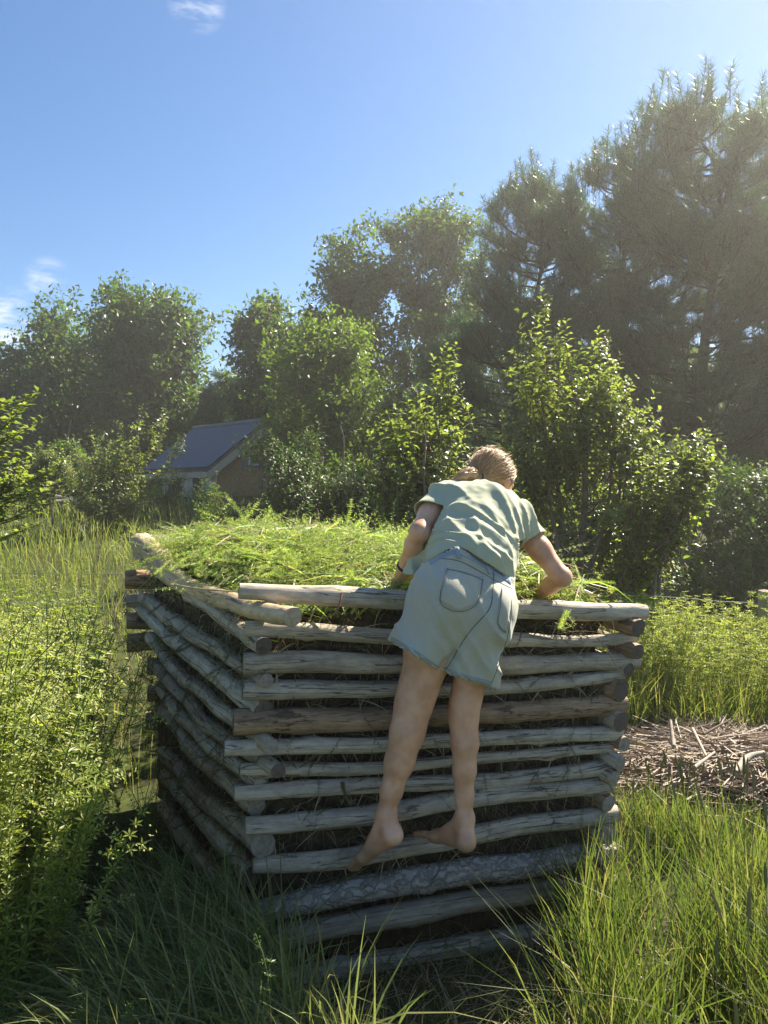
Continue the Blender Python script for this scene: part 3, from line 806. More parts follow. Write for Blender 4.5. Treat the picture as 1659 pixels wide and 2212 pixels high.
# the wood behind everything, one dark mass
rng = np.random.default_rng(5)
wp = []
for k in range(9500):
    x = rng.uniform(-1600, 3300); y = rng.uniform(830 - 60 * (x > 900) + 25 * math.sin(x / 60), 1090)
    wp.append(P(x, y, rng.uniform(33, 40)))
wp = np.array(wp)
wparts = []
for k in range(5):
    q = wp[k::5]
    Mz = basis(rdir(rng, len(q)), rdir(rng, len(q))) * rng.uniform(.9, 1.6, len(q))[:, None, None]
    wparts.append(inst(T_TWIG[k], Mz, q))
tag(mesh_np('woods', wparts, BM), 'dark wood filling the background behind the trees', 'woods', kind='stuff')

# ------------------------------------------------------------------ shrubs and young apple trees
SM = [M_shrub, M_twig]; AM = [M_apple, M_twig]
tree('young_poplar', 'small pale poplar left of the shrubs under the big trees', 'tree', 18, [(895, 150, 165), (930, 130, 178), (980, 105, 180), (1030, 100, 185), (1075, 100, 190)], 420, T_TWIGS, LM, .36, 21, None, (145, .03), nbr=24, br_r=.01, trunk_mat=M_barkpale)
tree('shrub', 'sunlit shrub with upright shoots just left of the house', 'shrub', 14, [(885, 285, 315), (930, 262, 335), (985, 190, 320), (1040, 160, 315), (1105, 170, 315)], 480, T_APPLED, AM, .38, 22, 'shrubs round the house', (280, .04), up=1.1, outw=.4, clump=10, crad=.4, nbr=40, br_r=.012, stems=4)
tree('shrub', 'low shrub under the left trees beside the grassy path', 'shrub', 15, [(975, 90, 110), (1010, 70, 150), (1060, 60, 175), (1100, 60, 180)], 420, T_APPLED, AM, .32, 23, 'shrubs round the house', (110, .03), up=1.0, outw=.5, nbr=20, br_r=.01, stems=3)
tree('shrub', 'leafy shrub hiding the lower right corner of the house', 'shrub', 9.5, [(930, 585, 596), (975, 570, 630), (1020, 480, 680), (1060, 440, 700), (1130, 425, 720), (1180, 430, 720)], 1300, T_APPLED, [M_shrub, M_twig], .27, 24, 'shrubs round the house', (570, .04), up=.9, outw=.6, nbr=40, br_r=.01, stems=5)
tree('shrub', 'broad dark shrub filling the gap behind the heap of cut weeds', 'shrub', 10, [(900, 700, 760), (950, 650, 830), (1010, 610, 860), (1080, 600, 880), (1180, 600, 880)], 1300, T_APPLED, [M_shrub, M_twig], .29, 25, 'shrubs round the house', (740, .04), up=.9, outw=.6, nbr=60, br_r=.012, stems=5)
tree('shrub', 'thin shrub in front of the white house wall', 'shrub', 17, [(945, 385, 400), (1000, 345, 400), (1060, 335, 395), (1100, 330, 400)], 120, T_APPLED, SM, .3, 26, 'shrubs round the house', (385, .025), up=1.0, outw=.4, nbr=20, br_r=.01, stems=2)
agroup = 'young apple trees behind the log bin'
def apple(label, d, outline, n, seed, trunk, shoots, size=.30, stems=5, mats=AM):
    size *= 1.45; n = int(n * .47)
    root = tree('apple_tree', label, 'apple tree', d, outline, n, T_APPLE, mats, size, seed, agroup, trunk, up=1.0, outw=.45, gscale=1.6, gap=.25, nbr=50, br_r=.012, stems=stems)
    rng = np.random.default_rng(seed)
    crown = []
    for (x0, y0, x1, y1) in shoots:                       # long upright shoots
        a, b = P(x0, y0, d - .3), P(x1, y1, d - .3 + rng.uniform(-.1, .1))
        ln = np.linalg.norm(b - a); m = max(10, int(ln / .018))
        s = np.linspace(.03, 1, m)
        c = spline([a, (a + b) / 2 + rng.normal(0, .02, 3), b], m)
        az = np.arange(m) * 2.4
        dd = np.stack((np.cos(az), np.sin(az), np.interp(s, [0, .85, 1], [.2, .4, 1.3]) + rng.normal(0, .2, m)), -1)
        M = basis(dd, np.array((0, 0, 1.0)) + rng.normal(0, .25, (m, 3))) * (.078 * np.interp(s, [0, .7, 1], [1.1, 1, .6]) * rng.uniform(.8, 1.2, m))[:, None, None]
        crown.append((*inst(LEAF6, M, c), 0))
        crown.append((*strip(c[::3], np.linspace(.006, .002, len(c[::3]))), 1))
        k = int(m / 5)                                    # side spurs
        if ln > .6:
            sel = rng.integers(0, int(m * .75), k)
            Mz = basis(nrm(np.stack((np.cos(az[sel]), np.sin(az[sel]), .9 + 0 * az[sel]), -1)), rdir(rng, k))[:, :, [0, 2, 1]] * np.array((1, -1, 1.0)) * rng.uniform(.12, .26, k)[:, None, None]
            crown.append(inst(T_APPLE[1], Mz, c[sel]))
    if crown: mesh_np('upright_shoots', crown, mats, root)
    return root
apple('tallest young apple tree with bright upright shoots, right of the bending person', 6.6, [(690, 1160, 1200), (760, 1135, 1300), (850, 1120, 1345), (920, 1130, 1395), (1000, 1085, 1425), (1100, 1080, 1440), (1250, 1090, 1430)], 1000, 31, (1240, .05),
      [(1185, 860, 1170, 622), (1240, 860, 1222, 690), (1290, 880, 1292, 708), (1200, 900, 1210, 700), (1150, 850, 1138, 770), (1140, 880, 1108, 800), (1330, 920, 1312, 762), (1250, 800, 1258, 740), (1300, 1000, 1340, 900), (1270, 960, 1280, 830), (1380, 1010, 1378, 890), (1290, 1040, 1300, 930)])
apple('young apple tree with one tall leafy shoot, left of the bending person', 6.4, [(840, 945, 995), (900, 870, 1010), (960, 830, 1075), (1020, 800, 1110), (1100, 800, 1120), (1180, 820, 1100)], 800, 32, (960, .045),
      [(965, 930, 965, 738), (980, 920, 985, 745), (950, 930, 935, 770), (970, 900, 955, 760), (890, 960, 880, 850), (870, 980, 855, 880), (1000, 960, 995, 870), (1060, 960, 1050, 885), (1090, 980, 1085, 915), (830, 990, 822, 900)])
apple('slender apple tree leaning right in front of the dark pines', 6.2, [(960, 1480, 1510), (1020, 1455, 1530), (1080, 1430, 1520), (1140, 1415, 1490), (1210, 1400, 1460), (1260, 1410, 1440)], 260, 33, (1420, .03),
      [(1480, 1080, 1530, 932), (1490, 1060, 1512, 940), (1450, 1100, 1480, 985), (1500, 1090, 1535, 1045), (1420, 1080, 1425, 940), (1385, 1060, 1375, 960)], size=.27, stems=3)
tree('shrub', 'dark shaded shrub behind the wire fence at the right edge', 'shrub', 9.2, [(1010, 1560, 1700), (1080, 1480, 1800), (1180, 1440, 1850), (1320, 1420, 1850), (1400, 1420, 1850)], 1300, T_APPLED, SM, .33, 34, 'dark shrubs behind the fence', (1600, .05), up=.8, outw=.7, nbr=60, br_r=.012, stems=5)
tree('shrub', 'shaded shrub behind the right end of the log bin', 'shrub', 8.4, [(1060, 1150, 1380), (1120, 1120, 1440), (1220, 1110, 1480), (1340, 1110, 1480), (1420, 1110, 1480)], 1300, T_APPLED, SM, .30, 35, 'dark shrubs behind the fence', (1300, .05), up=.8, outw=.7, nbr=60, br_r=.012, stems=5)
la = apple('apple branches with large bright leaves at the left edge', 5.0, [(900, -160, -60), (1000, -160, -20), (1100, -160, 0), (1180, -160, -40)], 60, 36, (-90, .04),
      [(-70, 1010, 82, 846), (-70, 960, 62, 872), (-70, 980, 93, 905), (-60, 1010, 88, 962), (-90, 1110, 142, 1002), (-90, 1125, 132, 1042), (-90, 1130, 95, 1062), (-90, 1080, 62, 1012), (-90, 1170, 82, 1110), (-80, 1040, 40, 935), (-90, 1190, 60, 1140), (-90, 1100, 30, 1060), (-70, 930, 74, 858), (-90, 990, 70, 925), (-80, 1000, 50, 950), (-90, 1090, 118, 1022), (-90, 1105, 108, 1062), (-60, 905, 30, 862), (-90, 1150, 100, 1085), (-90, 1060, 75, 985), (-90, 1140, 55, 1085), (-60, 1180, 95, 1128)], size=.36)
la['group'] = agroup

# ------------------------------------------------------------------ small house
def corrug_mat():
    m, N, L, out = newmat('grey_metal_roof')
    pb = N.new('ShaderNodeBsdfPrincipled'); pb.inputs['Base Color'].default_value = (.165, .18, .215, 1)
    pb.inputs['Metallic'].default_value = .35; pb.inputs['Roughness'].default_value = .45
    L.new(pb.outputs[0], out.inputs['Surface']); return m
M_roof = corrug_mat()
M_white = simple_mat('white_siding', (.62, .60, .55), .7, .3, (3, (.45, .42, .36), .4, .7))
M_osb = simple_mat('board_sheathing', (.42, .28, .14), .8, .2, (16, (.30, .19, .09), .35, .65))
M_red = simple_mat('red_paint', (.22, .05, .03), .7, .3, (5, (.14, .05, .035), .4, .7))
M_trim = simple_mat('grey_trim', (.40, .34, .26), .7, .3)
M_wtrim = simple_mat('white_trim', (.75, .75, .72), .5, .4)
M_glass = simple_mat('dark_glass', (.02, .025, .03), .08, .6)
M_blue = simple_mat('blue_metal', (.05, .09, .22), .4, .5)
def slab(q, th):
    """quad (4 points) thickened downward along its normal"""
    q = np.array(q, float); n = nrm(np.cross(q[1] - q[0], q[3] - q[0]))
    V = np.concatenate((q, q - n * th))
    F = np.array([(0, 1, 2, 3), (7, 6, 5, 4), (0, 4, 5, 1), (1, 5, 6, 2), (2, 6, 7, 3), (3, 7, 4, 0)])
    return V, F
hd = 22.0
rR, eR = P(570, 911, hd), P(447, 1009, hd - .5)
ex = nrm(P(405, 910, hd + 3.6) - rR) * 4.4                   # ridge runs back to the left
ex[2] = -.05
rL, eL = rR + ex, eR + ex + np.array((0, 0, -.02))
n_ = nrm(np.cross(eR - rR, rL - rR)); n_ = n_ if n_[2] > 0 else -n_
e2 = rR + (rR - eR) * np.array((1, 1, -1)); e2[1] = rR[1] + (rR[1] - eR[1])
e2 = np.array((2 * rR[0] - eR[0], 2 * rR[1] - eR[1], eR[2]))
house = thing('small_house', 'small house with grey metal roof, tan gable and white side wall among shrubs', 'house', (float(rR[0]), hd, float(gz(rR[0], hd))))
def roof_plane(a, b, c, d):
    """ribbed sheet a(ridge)-b(eave)-c(eave)-d(ridge)"""
    nr, ns = 120, 2
    u = np.linspace(0, 1, nr)[:, None, None]; v = np.linspace(0, 1, ns)[None, :, None]
    g = (a * (1 - v) + b * v) * (1 - u) + (d * (1 - v) + c * v) * u
    n = nrm(np.cross(b - a, d - a)); n = n if n[2] > 0 else -n
    ph = (np.arange(nr) % 4)[:, None, None]
    g = g + n * np.where(ph < 2, .0, .035)
    f = (np.arange(nr - 1)[:, None] * ns + np.arange(ns - 1)[None]).ravel()
    V = g.reshape(-1, 3)
    return [(V, np.stack((f, f + 1, f + ns + 1, f + ns), -1)), slab([a - n * .05, b - n * .05, c - n * .05, d - n * .05] if np.cross(b - a, d - a)[2] > 0 else [a - n * .05, d - n * .05, c - n * .05, b - n * .05], .05)]
mesh_np('roof', roof_plane(rR, eR, eL, rL) + roof_plane(rR, e2, e2 + ex, rL), M_roof, house)
mesh_np('ridge_cap', [tube([rR + n_ * 0.0 + (0, 0, .05), rL + (0, 0, .05)], .07, 8)], M_roof, house, True)
exn = nrm(ex)
def inset(p): return p + exn * .35
# fascia boards on the rake and the eave
for a, b in ((rR, eR), (rR, e2)):
    off = np.array((0, 0, -.12)); o2 = -exn * .03
    mesh_np('fascia_board', [slab([a + off + o2 + (0, 0, -.02), b + off + o2 + (0, 0, -.02), b + off + o2 - (0, 0, .28), a + off + o2 - (0, 0, .28)], .05)], M_trim, house)
mesh_np('fascia_board', [slab([eR + (0, 0, -.14), eL + (0, 0, -.14), eL + (0, 0, -.30), eR + (0, 0, -.30)], .05)], M_trim, house)
side = nrm(e2 - eR)
wl_, wr_ = inset(eR) + side * .45, inset(e2) - side * .45
gb = .42
zt = eR[2] + .12
apx = inset(rR) - np.array((0, 0, .16))
def wall_poly(pts, th_dir, th):
    V = np.array(pts); n = len(V); V2 = V + th_dir * th
    F = [tuple(range(n))]
    return [(np.concatenate((V, V2)), np.array([(i, (i + 1) % n, n + (i + 1) % n, n + i) for i in range(n)])), (V, np.array([list(range(n))])), (V2, np.array([list(range(n))[::-1]]))]
hip = gb + .36 * (zt - gb)
mesh_np('gable_wall', wall_poly([np.array((*wl_[:2], hip)), np.array((*wr_[:2], hip)), np.array((*wr_[:2], zt)), apx, np.array((*wl_[:2], zt))], exn, .12), M_osb, house)
mesh_np('gable_base', wall_poly([np.array((*wl_[:2], gb)), np.array((*wr_[:2], gb)), np.array((*wr_[:2], hip)), np.array((*wl_[:2], hip))], exn, .12), M_red, house)
# clapboard side wall
sb = []
nb = 14
for k in range(nb):
    z0 = gb + (zt - gb) * k / nb; z1 = gb + (zt - gb) * (k + 1) / nb
    a0 = wl_ - side * .02; b0_ = a0 + exn * 3.6
    sb.append(slab([np.array((*(a0[:2]), z1)), np.array((*(b0_[:2]), z1)), np.array((*(b0_ - side * .03)[:2], z0 + .004)), np.array((*(a0 - side * .03)[:2], z0 + .004))], .1))
mesh_np('side_wall', sb, M_white, house)
c0 = wl_ + exn * .95 - side * .09
wf = mesh_np('window', [box(np.array((*c0[:2], zt - .72)), (.62, .06, .95), np.array((exn, side, (0, 0, 1.0))))], M_wtrim, house)
mesh_np('pane', [box(np.array((*(c0 - side * .04)[:2], zt - .72)), (.50, .03, .83), np.array((exn, side, (0, 0, 1.0))))], M_glass, wf)
gc = inset(rR) + (0, 0, 0); gw = P(556, 978, hd); tpar = ((gw - wl_) @ side)
gp = wl_ + side * tpar - exn * .05; gp[2] = gw[2]
axs = np.array((side, exn, (0, 0, 1.0)))
wf = mesh_np('window', [box(gp + (0, 0, .34), (.52, .08, .05), axs), box(gp - (0, 0, .34), (.52, .08, .05), axs), box(gp - side * .235, (.05, .08, .63), axs), box(gp + side * .235, (.05, .08, .63), axs)], M_wtrim, house)
mesh_np('pane', [box(gp, (.42, .03, .63), axs)], M_glass, wf)
rp = gp - side * .42 - exn * .35 - (0, 0, .52)
rails = [tube([rp + side * a + (0, 0, 0), rp + side * a + (0, 0, .5)], .018, 6) for a in (-.2, .05, .3)] + [tube([rp - side * .2 + (0, 0, z), rp + side * .3 + (0, 0, z)], .018, 6) for z in (.1, .5)] + [tube([rp + side * .3 + (0, 0, .4), rp + side * .75 - (0, 0, .1)], .018, 6)]
mesh_np('balcony_rail', rails, M_blue, house, True)

# ------------------------------------------------------------------ wire fence
M_post = wood_mat('fence_post_wood', (.42, .40, .37), (.30, .28, .26), (.18, .16, .14), (.14, .12, .10), .1)
M_wire = simple_mat('fence_wire', (.30, .29, .28), .6, .4, metal=.3)
fence = thing('wire_fence', 'wire fence with grey posts running behind the log bin', 'fence', (3.2, 6.2, float(gz(3.2, 6.2))))
posts = [P(1652, 1276, 6.25), P(-120, 1215, 5.6), P(2500, 1290, 6.5)]
for p in posts:
    g = float(gz(p[0], p[1])) - .1
    n_ = 10; c = np.stack((np.full(n_, p[0]), np.full(n_, p[1]), np.linspace(g, p[2], n_)), -1)
    c[:, 0] += .006 * np.sin(c[:, 2] * 5)
    V, F, F3 = tube(c, .052, 12, cap=True)
    pm = mesh_np('post', [(V, F)], M_post, fence, True, {'wood': np.stack((V[:, 2], V[:, 0] - p[0], V[:, 1] - p[1]), -1)})
    ct = mesh_np('post_top', [tube([c[-1], c[-1] + (0, 0, .012)], [.051, .002], 12)], M_end[0], pm)
for ys_ in ([(-120, 1237), (410, 1243), (860, 1262), (1310, 1283), (1480, 1292), (1650, 1303), (2500, 1330)], [(-120, 1300), (410, 1305), (860, 1312), (1400, 1322), (1520, 1331), (1650, 1340), (2500, 1370)]):
    dd = np.interp([q[0] for q in ys_], [-120, 1652, 2500], [5.6, 6.25, 6.5])
    c = spline([P(x, y, d - .055) for (x, y), d in zip(ys_, dd)], 60)
    tw = np.arange(60)
    mesh_np('wire', [tube(c, .0024, 5)] + [tube([c[i] - (.012, 0, .010), c[i] + (.010, 0, .008)], .0016, 4) for i in range(2, 58, 2)], M_wire, fence, True)

# ------------------------------------------------------------------ straw heap and sticks at the right
rng = np.random.default_rng(9)
def straw_z(X, Y):
    r = ((X - 2.05) / .95) ** 2 + ((Y - 4.15) / .62) ** 2
    return gz(X, Y) + .17 * np.exp(-r * 1.3)
n = 4200
sx = 2.05 + .85 * rng.normal(0, .55, n); sy = 4.25 + .48 * rng.normal(0, .5, n)
an = rng.normal(.2, .9, n); ln_ = rng.uniform(.15, .7, n)
dv = np.stack((np.cos(an), np.sin(an), rng.normal(0, .14, n)), -1) * ln_[:, None]
c = np.stack((sx, sy, straw_z(sx, sy) + rng.uniform(-.02, .05, n)), -1)
w = rng.uniform(.002, .0045, n)
sd = nrm(np.cross(dv, rdir(rng, n))) * w[:, None]; sd2 = nrm(np.cross(dv, sd)) * w[:, None]
V = np.stack((c - dv / 2 - sd, c - dv / 2 + sd, c - dv / 2 + sd2, c + dv / 2 - sd, c + dv / 2 + sd, c + dv / 2 + sd2), 1).reshape(-1, 3)
f0 = np.array([(0, 1, 4, 3), (1, 2, 5, 4), (2, 0, 3, 5)])
F = (f0[None] + (np.arange(n) * 6)[:, None, None]).reshape(-1, 4)
gx_, gy_ = np.meshgrid(np.linspace(.8, 3.3, 40), np.linspace(3.3, 5.0, 30))
hv = np.stack((gx_, gy_, straw_z(gx_, gy_) - .03), -1).reshape(-1, 3)
fh = (np.arange(29)[:, None] * 40 + np.arange(39)[None]).ravel()
M_straw = leaf_mat('straw', [(0.289, 0.232, 0.1672), (0.408, 0.336, 0.2584), (0.51, 0.432, 0.342), (0.221, 0.16, 0.1064)], (1.1, 1.0, .9), .12, .6, .25)
tag(mesh_np('straw', [(V, F, 0), (hv, np.stack((fh, fh + 1, fh + 41, fh + 40), -1), 1)], [M_straw, M_compost]), 'heap of dry brown stalks on the grass right of the log bin', 'straw', kind='stuff')
M_stick = simple_mat('bleached_stick', (.44, .39, .32), .8, .2, (30, (.26, .21, .16), .4, .65))
M_dstick = simple_mat('dark_stick', (.12, .09, .07), .8, .2)
def stick(label, px, d, r, mat, dz=.0):
    c = spline([P(x, y, q - .25) + (0, 0, dz) for (x, y), q in zip(px, d)], 12)
    V, F, F3 = tube(c, np.interp(np.linspace(0, 1, 12), [0, 1], r), 8, cap=True)
    m0 = c.mean(0)
    o = mesh_np('stick', [(V, F), tube([c[0], c[0] + (c[0] - c[1]) * .02], [r[0] * .98, .0008], 8), tube([c[-1], c[-1] + (c[-1] - c[-2]) * .02], [r[1] * .98, .0008], 8)], mat, None, True)
    tag(o, label, 'stick', 'sticks on the straw heap'); return o
stick('thick forked pale stick at the right end of the straw heap', [(1588, 1670), (1616, 1636), (1650, 1626)], (3.72, 3.85, 3.9), (.020, .012), M_stick)
stick('straight pale stick lying left of the thick pale stick on the straw', [(1500, 1658), (1544, 1625)], (3.8, 3.95), (.010, .006), M_stick)
stick('short pale upright stick at the top left of the straw heap', [(1455, 1612), (1448, 1556)], (4.0, 4.15), (.012, .008), M_stick)
stick('thin pale stick slanting down the middle of the straw heap', [(1496, 1574), (1526, 1634)], (4.3, 3.95), (.009, .007), M_stick)
stick('dark thin stick pointing up from the top of the straw heap', [(1520, 1586), (1578, 1554)], (4.15, 4.3), (.008, .005), M_dstick)

# ------------------------------------------------------------------ pile of old boards in the meadow at the left
bp_ = P(145, 1082, 17.0); bp_[2] = gz(bp_[0], 17.0) + .1
M_oldwood = simple_mat('old_grey_board', (.32, .30, .27), .8, .2, (7, (.20, .18, .16), .4, .65))
br = thing('brush_pile', 'small pile of grey boards and branches in the meadow at the left', 'wood pile', tuple(float(q) for q in bp_))
rng = np.random.default_rng(12)
bz0 = P(145, 1075, 17.0); bz0[2] = float(gz(bz0[0], 17.0)) + .34
for k in range(4):
    a = np.array((math.cos(.3 + k * .5), math.sin(.3 + k * .5), -.25 + .1 * k)); a = nrm(a); b = nrm(np.cross((0, 0, 1.0), a)); c_ = np.cross(a, b)
    mesh_np('board', [box(bz0 + rng.normal(0, .1, 3) * (1, 1, .4), (.95, .26, .04), np.array((a, b, c_)))], M_oldwood, br)
for k in range(9):
    a = bz0 + rng.normal(0, .25, 3) * (1, 1, .3); e = a + rng.normal(0, .45, 3) * (1, 1, .35)
    mesh_np('branch', [tube(spline([a, (a + e) / 2 + rng.normal(0, .05, 3), e], 7), np.linspace(.013, .005, 7), 6)], M_dstick if k % 2 else M_oldwood, br, True)

# ------------------------------------------------------------------ grass and weeds
def blades(base, h, w, yaw, lean, segs=4, curl=.35):
    n = len(base); s = np.linspace(0, 1, segs + 1)
    up = h[:, None] * (s - curl * s ** 3 * np.linalg.norm(lean, axis=1)[:, None])
    xy = lean[:, None, :] * (h[:, None] * s ** 1.9)[..., None]
    c = np.concatenate((base[:, None, :2] + xy, (base[:, None, 2] + up)[..., None]), -1)
    wd = (w[:, None] * np.interp(s, [0, .3, .75, 1], [.7, 1, .6, .04]))[..., None] * np.stack((np.cos(yaw), np.sin(yaw), 0 * yaw), -1)[:, None]
    V = np.stack((c - wd / 2, c + wd / 2), 2).reshape(n, -1, 3)
    i = np.arange(segs) * 2
    f = np.stack((i, i + 1, i + 3, i + 2), -1)
    F = (f[None] + (np.arange(n) * (2 * segs + 2))[:, None, None]).reshape(-1, 4)
    return V.reshape(-1, 3), F

def inside_crib(X, Y, m=.03):
    q = [np.array(A_), np.array(B_), np.array(C_), np.array(D_)]
    r = np.ones(np.shape(X), bool)
    for a, b in zip(q, q[1:] + q[:1]):
        e = b - a; nn = np.array((-e[1], e[0])) / np.linalg.norm(e)
        r &= ((X - a[0]) * nn[0] + (Y - a[1]) * nn[1]) > -m
    return r

def scatter(rng, n, x0, x1, y0, y1, dens=None, m=.05):
    X = rng.uniform(x0, x1, n); Y = rng.uniform(y0, y1, n)
    k = ~inside_crib(X, Y, m)
    if dens is not None: k &= rng.uniform(0, 1, n) < dens(X, Y)
    X, Y = X[k], Y[k]
    return np.stack((X, Y, gz(X, Y)), -1)

def weed_t(rng, nwh=20, leaf=.040, flowers=True, branches=5, dr=0):
    """upright stem with whorls of narrow leaves and small flower sprays; height 1"""
    parts = []
    b = rng.normal(0, .10, 2)
    z = np.linspace(0, 1, 7)
    path = lambda s: np.stack((b[0] * s ** 2, b[1] * s ** 2, s), -1)
    parts.append((*strip(path(z), np.linspace(.0032, .0014, 7)), 1))
    def whorl(pos, axis, sz, k):
        az = rng.uniform(0, 6.28) + np.arange(k) * 6.283 / k
        a, c = basis(axis[None], rdir(rng, 1))[0][:, 0], basis(axis[None], rdir(rng, 1))[0][:, 2]
        c = np.cross(a, axis)
        d = np.cos(az)[:, None] * a + np.sin(az)[:, None] * c + axis * .35
        M = basis(d, np.tile(axis, (k, 1))) * sz
        parts.append((*inst(NARROW, M, np.tile(pos, (k, 1))), 0))
    for s in np.linspace(.12, .97, nwh):
        whorl(path(np.array(s)), nrm(np.array((b[0] * s, b[1] * s, 1))), leaf * (1.15 - .55 * s) * rng.uniform(.8, 1.2), 6)
    for k in range(branches):
        s = rng.uniform(.45, .95); p0 = path(np.array(s)); az = rng.uniform(0, 6.28)
        d = nrm(np.array((math.cos(az), math.sin(az), rng.uniform(.5, 1.4)))); l = rng.uniform(.08, .2)
        parts.append((*strip([p0, p0 + d * l * .5 + (0, 0, .01), p0 + d * l], .0014), 1))
        for q in (.35, .7): whorl(p0 + d * l * q, d, leaf * .55, 5)
        if flowers:
            m = 12
            fp = p0 + d * l * rng.uniform(.55, 1.1, (m, 1)) + rng.normal(0, .012, (m, 3))
            parts.append((*inst(LEAF2, basis(rdir(rng, m), rdir(rng, m)) * .011, fp), 2))
    return join(parts)

def goldenrod_t(rng, n=26, leaf=.10):
    parts = []
    b = rng.normal(0, .07, 2); z = np.linspace(0, 1, 5)
    path = lambda s: np.stack((b[0] * s ** 2, b[1] * s ** 2, s), -1)
    parts.append((*strip(path(z), np.linspace(.005, .002, 5)), 1))
    s = np.linspace(.1, 1, n); az = np.arange(n) * 2.4
    d = np.stack((np.cos(az), np.sin(az), np.interp(s, [0, .8, 1], [.2, .5, 1.5])), -1)
    parts.append((*inst(leaf_t(.24, .1, .35, 1), basis(d, np.array((0, 0, 1.0)) + rng.normal(0, .2, (n, 3))) * (leaf * np.interp(s, [0, .5, 1], [.8, 1, .45]))[:, None, None], path(s)), 0))
    return join(parts)

def plant_set(name, tpls, pos, h, mats, rng, lean=.15, label=None, cat='weeds', leanv=(0, 0)):
    n = len(pos); parts = []
    ch = rng.integers(0, len(tpls), n)
    d = nrm(np.stack((rng.normal(leanv[0], lean, n), rng.normal(leanv[1], lean, n), np.ones(n)), -1))
    for k, t in enumerate(tpls):
        q = ch == k
        if q.sum() == 0: continue
        M = basis(d[q], rdir(rng, q.sum()))[:, :, [0, 2, 1]] * np.array((1, -1, 1.0)) * (h[q] * rng.uniform(.75, 1.15, q.sum()))[:, None, None]
        parts.append(inst(t, M, pos[q]))
    return tag(mesh_np(name, parts, mats), label, cat, kind='stuff')

rw = np.random.default_rng(21)
T_WEED = [weed_t(rw) for _ in range(6)]
T_WEEDL = [weed_t(rw, 9, .06, True, 3) for _ in range(5)]
T_GOLD = [goldenrod_t(rw) for _ in range(5)]
WM = [M_weed, M_stem, M_flower]

# bedstraw at the left edge, close to the camera
def ldens(X, Y):
    return sstep(-.78 - .37 * (Y - 1.8), -1.0 - .39 * (Y - 1.8), X) * (.55 + .45 * vnoise(np.stack((X * 4, Y * 4, 0 * X), -1), 3))
rng = np.random.default_rng(31)
p = scatter(rng, 2500, -2.9, -.45, 2.0, 3.7, ldens)
hh = .78 + .34 * sstep(-.7, -1.15, p[:, 0]) - .1 * sstep(2.4, 3.3, p[:, 1])
plant_set('bedstraw', T_WEED, p, hh, WM, rng, .13, 'dense bright bedstraw with tiny yellow flowers at the left edge', 'weeds', (.10, -.03))
# taller mixed weeds left of the bin, further back
rng = np.random.default_rng(32)
p = scatter(rng, 3600, -5.5, -.9, 2.9, 7.5, lambda X, Y: sstep(-.5 - .32 * Y, -.62 - .345 * Y + .5, X) * 0 + (X < -.40 * Y - .02) * (.6 + .4 * vnoise(np.stack((X * 2, Y * 2, 0 * X), -1), 8)))
k = rng.uniform(0, 1, len(p)) < .45
hz = .55 + .2 * vnoise(p * (1.3, 1.3, 0), 4) - .06 * sstep(4, 7, p[:, 1])
plant_set('meadow_weeds', T_WEEDL, p[k], hz[k], WM, rng, .16, 'mixed green weeds standing left of the log bin', 'weeds')
plant_set('leafy_weeds', T_GOLD, p[~k], hz[~k], [M_shrub, M_stem], rng, .14, 'broad-leaved weeds growing among the meadow weeds at the left', 'weeds')
# meadow grass, left and far
rng = np.random.default_rng(33)
p = scatter(rng, 60000, -14, 1.5, 3.0, 24, lambda X, Y: np.clip(5.5 / Y, .12, 1) * (X < .4 - .02 * Y) * (.45 + .55 * vnoise(np.stack((X, Y, 0 * X), -1), 6)))
n = len(p); far = sstep(4, 16, p[:, 1])
V, F = blades(p, rng.uniform(.25, .62, n), (.004 + .012 * far) * rng.uniform(.7, 1.4, n), rng.uniform(0, 6.28, n), rng.normal(0, .3, (n, 2)), 3)
M_meadow = leaf_mat('meadow_grass', [(0.0956, 0.1398, 0.0268), (0.1338, 0.1747, 0.0357), (0.172, 0.2009, 0.0536), (0.2292, 0.2097, 0.0893)], (1.9, 1.9, 1.1), .5, .45, .4)
tag(mesh_np('meadow_grass', [(V, F)], M_meadow), 'sunlit meadow grass rising to the shrubs at the left', 'grass', kind='stuff')
# tall grass right of the bin
def rdens(X, Y):
    edge = .36 + .19 * (Y - 1.3) + .12 * (vnoise(np.stack((X * 0, Y * 5, 0 * X), -1), 2) - .5)
    hole = 1 - .96 * sstep(1.5, .85, ((X - 2.05) / .85) ** 2 + ((Y - 4.4) / .44) ** 2)
    return sstep(edge - .08, edge + .16, X) * hole * (.06 + .94 * sstep(.28, .66, vnoise(np.stack((X * 4.5, Y * 4.5, 0 * X), -1), 12)))
rng = np.random.default_rng(34)
p = scatter(rng, 76000, .2, 4.5, 1.15, 4.9, rdens, .02)
n = len(p)
hgt = rng.uniform(.34, .74, n) * (.72 + .5 * vnoise(p * (2.4, 2.4, 0), 5)) * (1 - .35 * sstep(3.4, 4.2, p[:, 1])) * (1 - .25 * sstep(1.7, 1.2, p[:, 1]))
lean = rng.normal(0, .25, (n, 2)) + np.array((-.12, -.05))
hgt = np.minimum(hgt, np.maximum(1.66 - .41 * p[:, 1] - .12 * sstep(1.3, 1.7, p[:, 0]), .10) * np.where(rng.uniform(0, 1, n) < .06 + .2 * (p[:, 1] > 2.7), rng.uniform(1.1, 1.5, n), rng.uniform(.45, 1.08, n)))
V, F = blades(p, hgt, rng.uniform(.003, .0075, n), rng.uniform(0, 6.28, n), lean, 4)
tag(mesh_np('tall_grass', [(V, F)], M_grass), 'tall backlit grass in front of and right of the log bin', 'grass', kind='stuff')
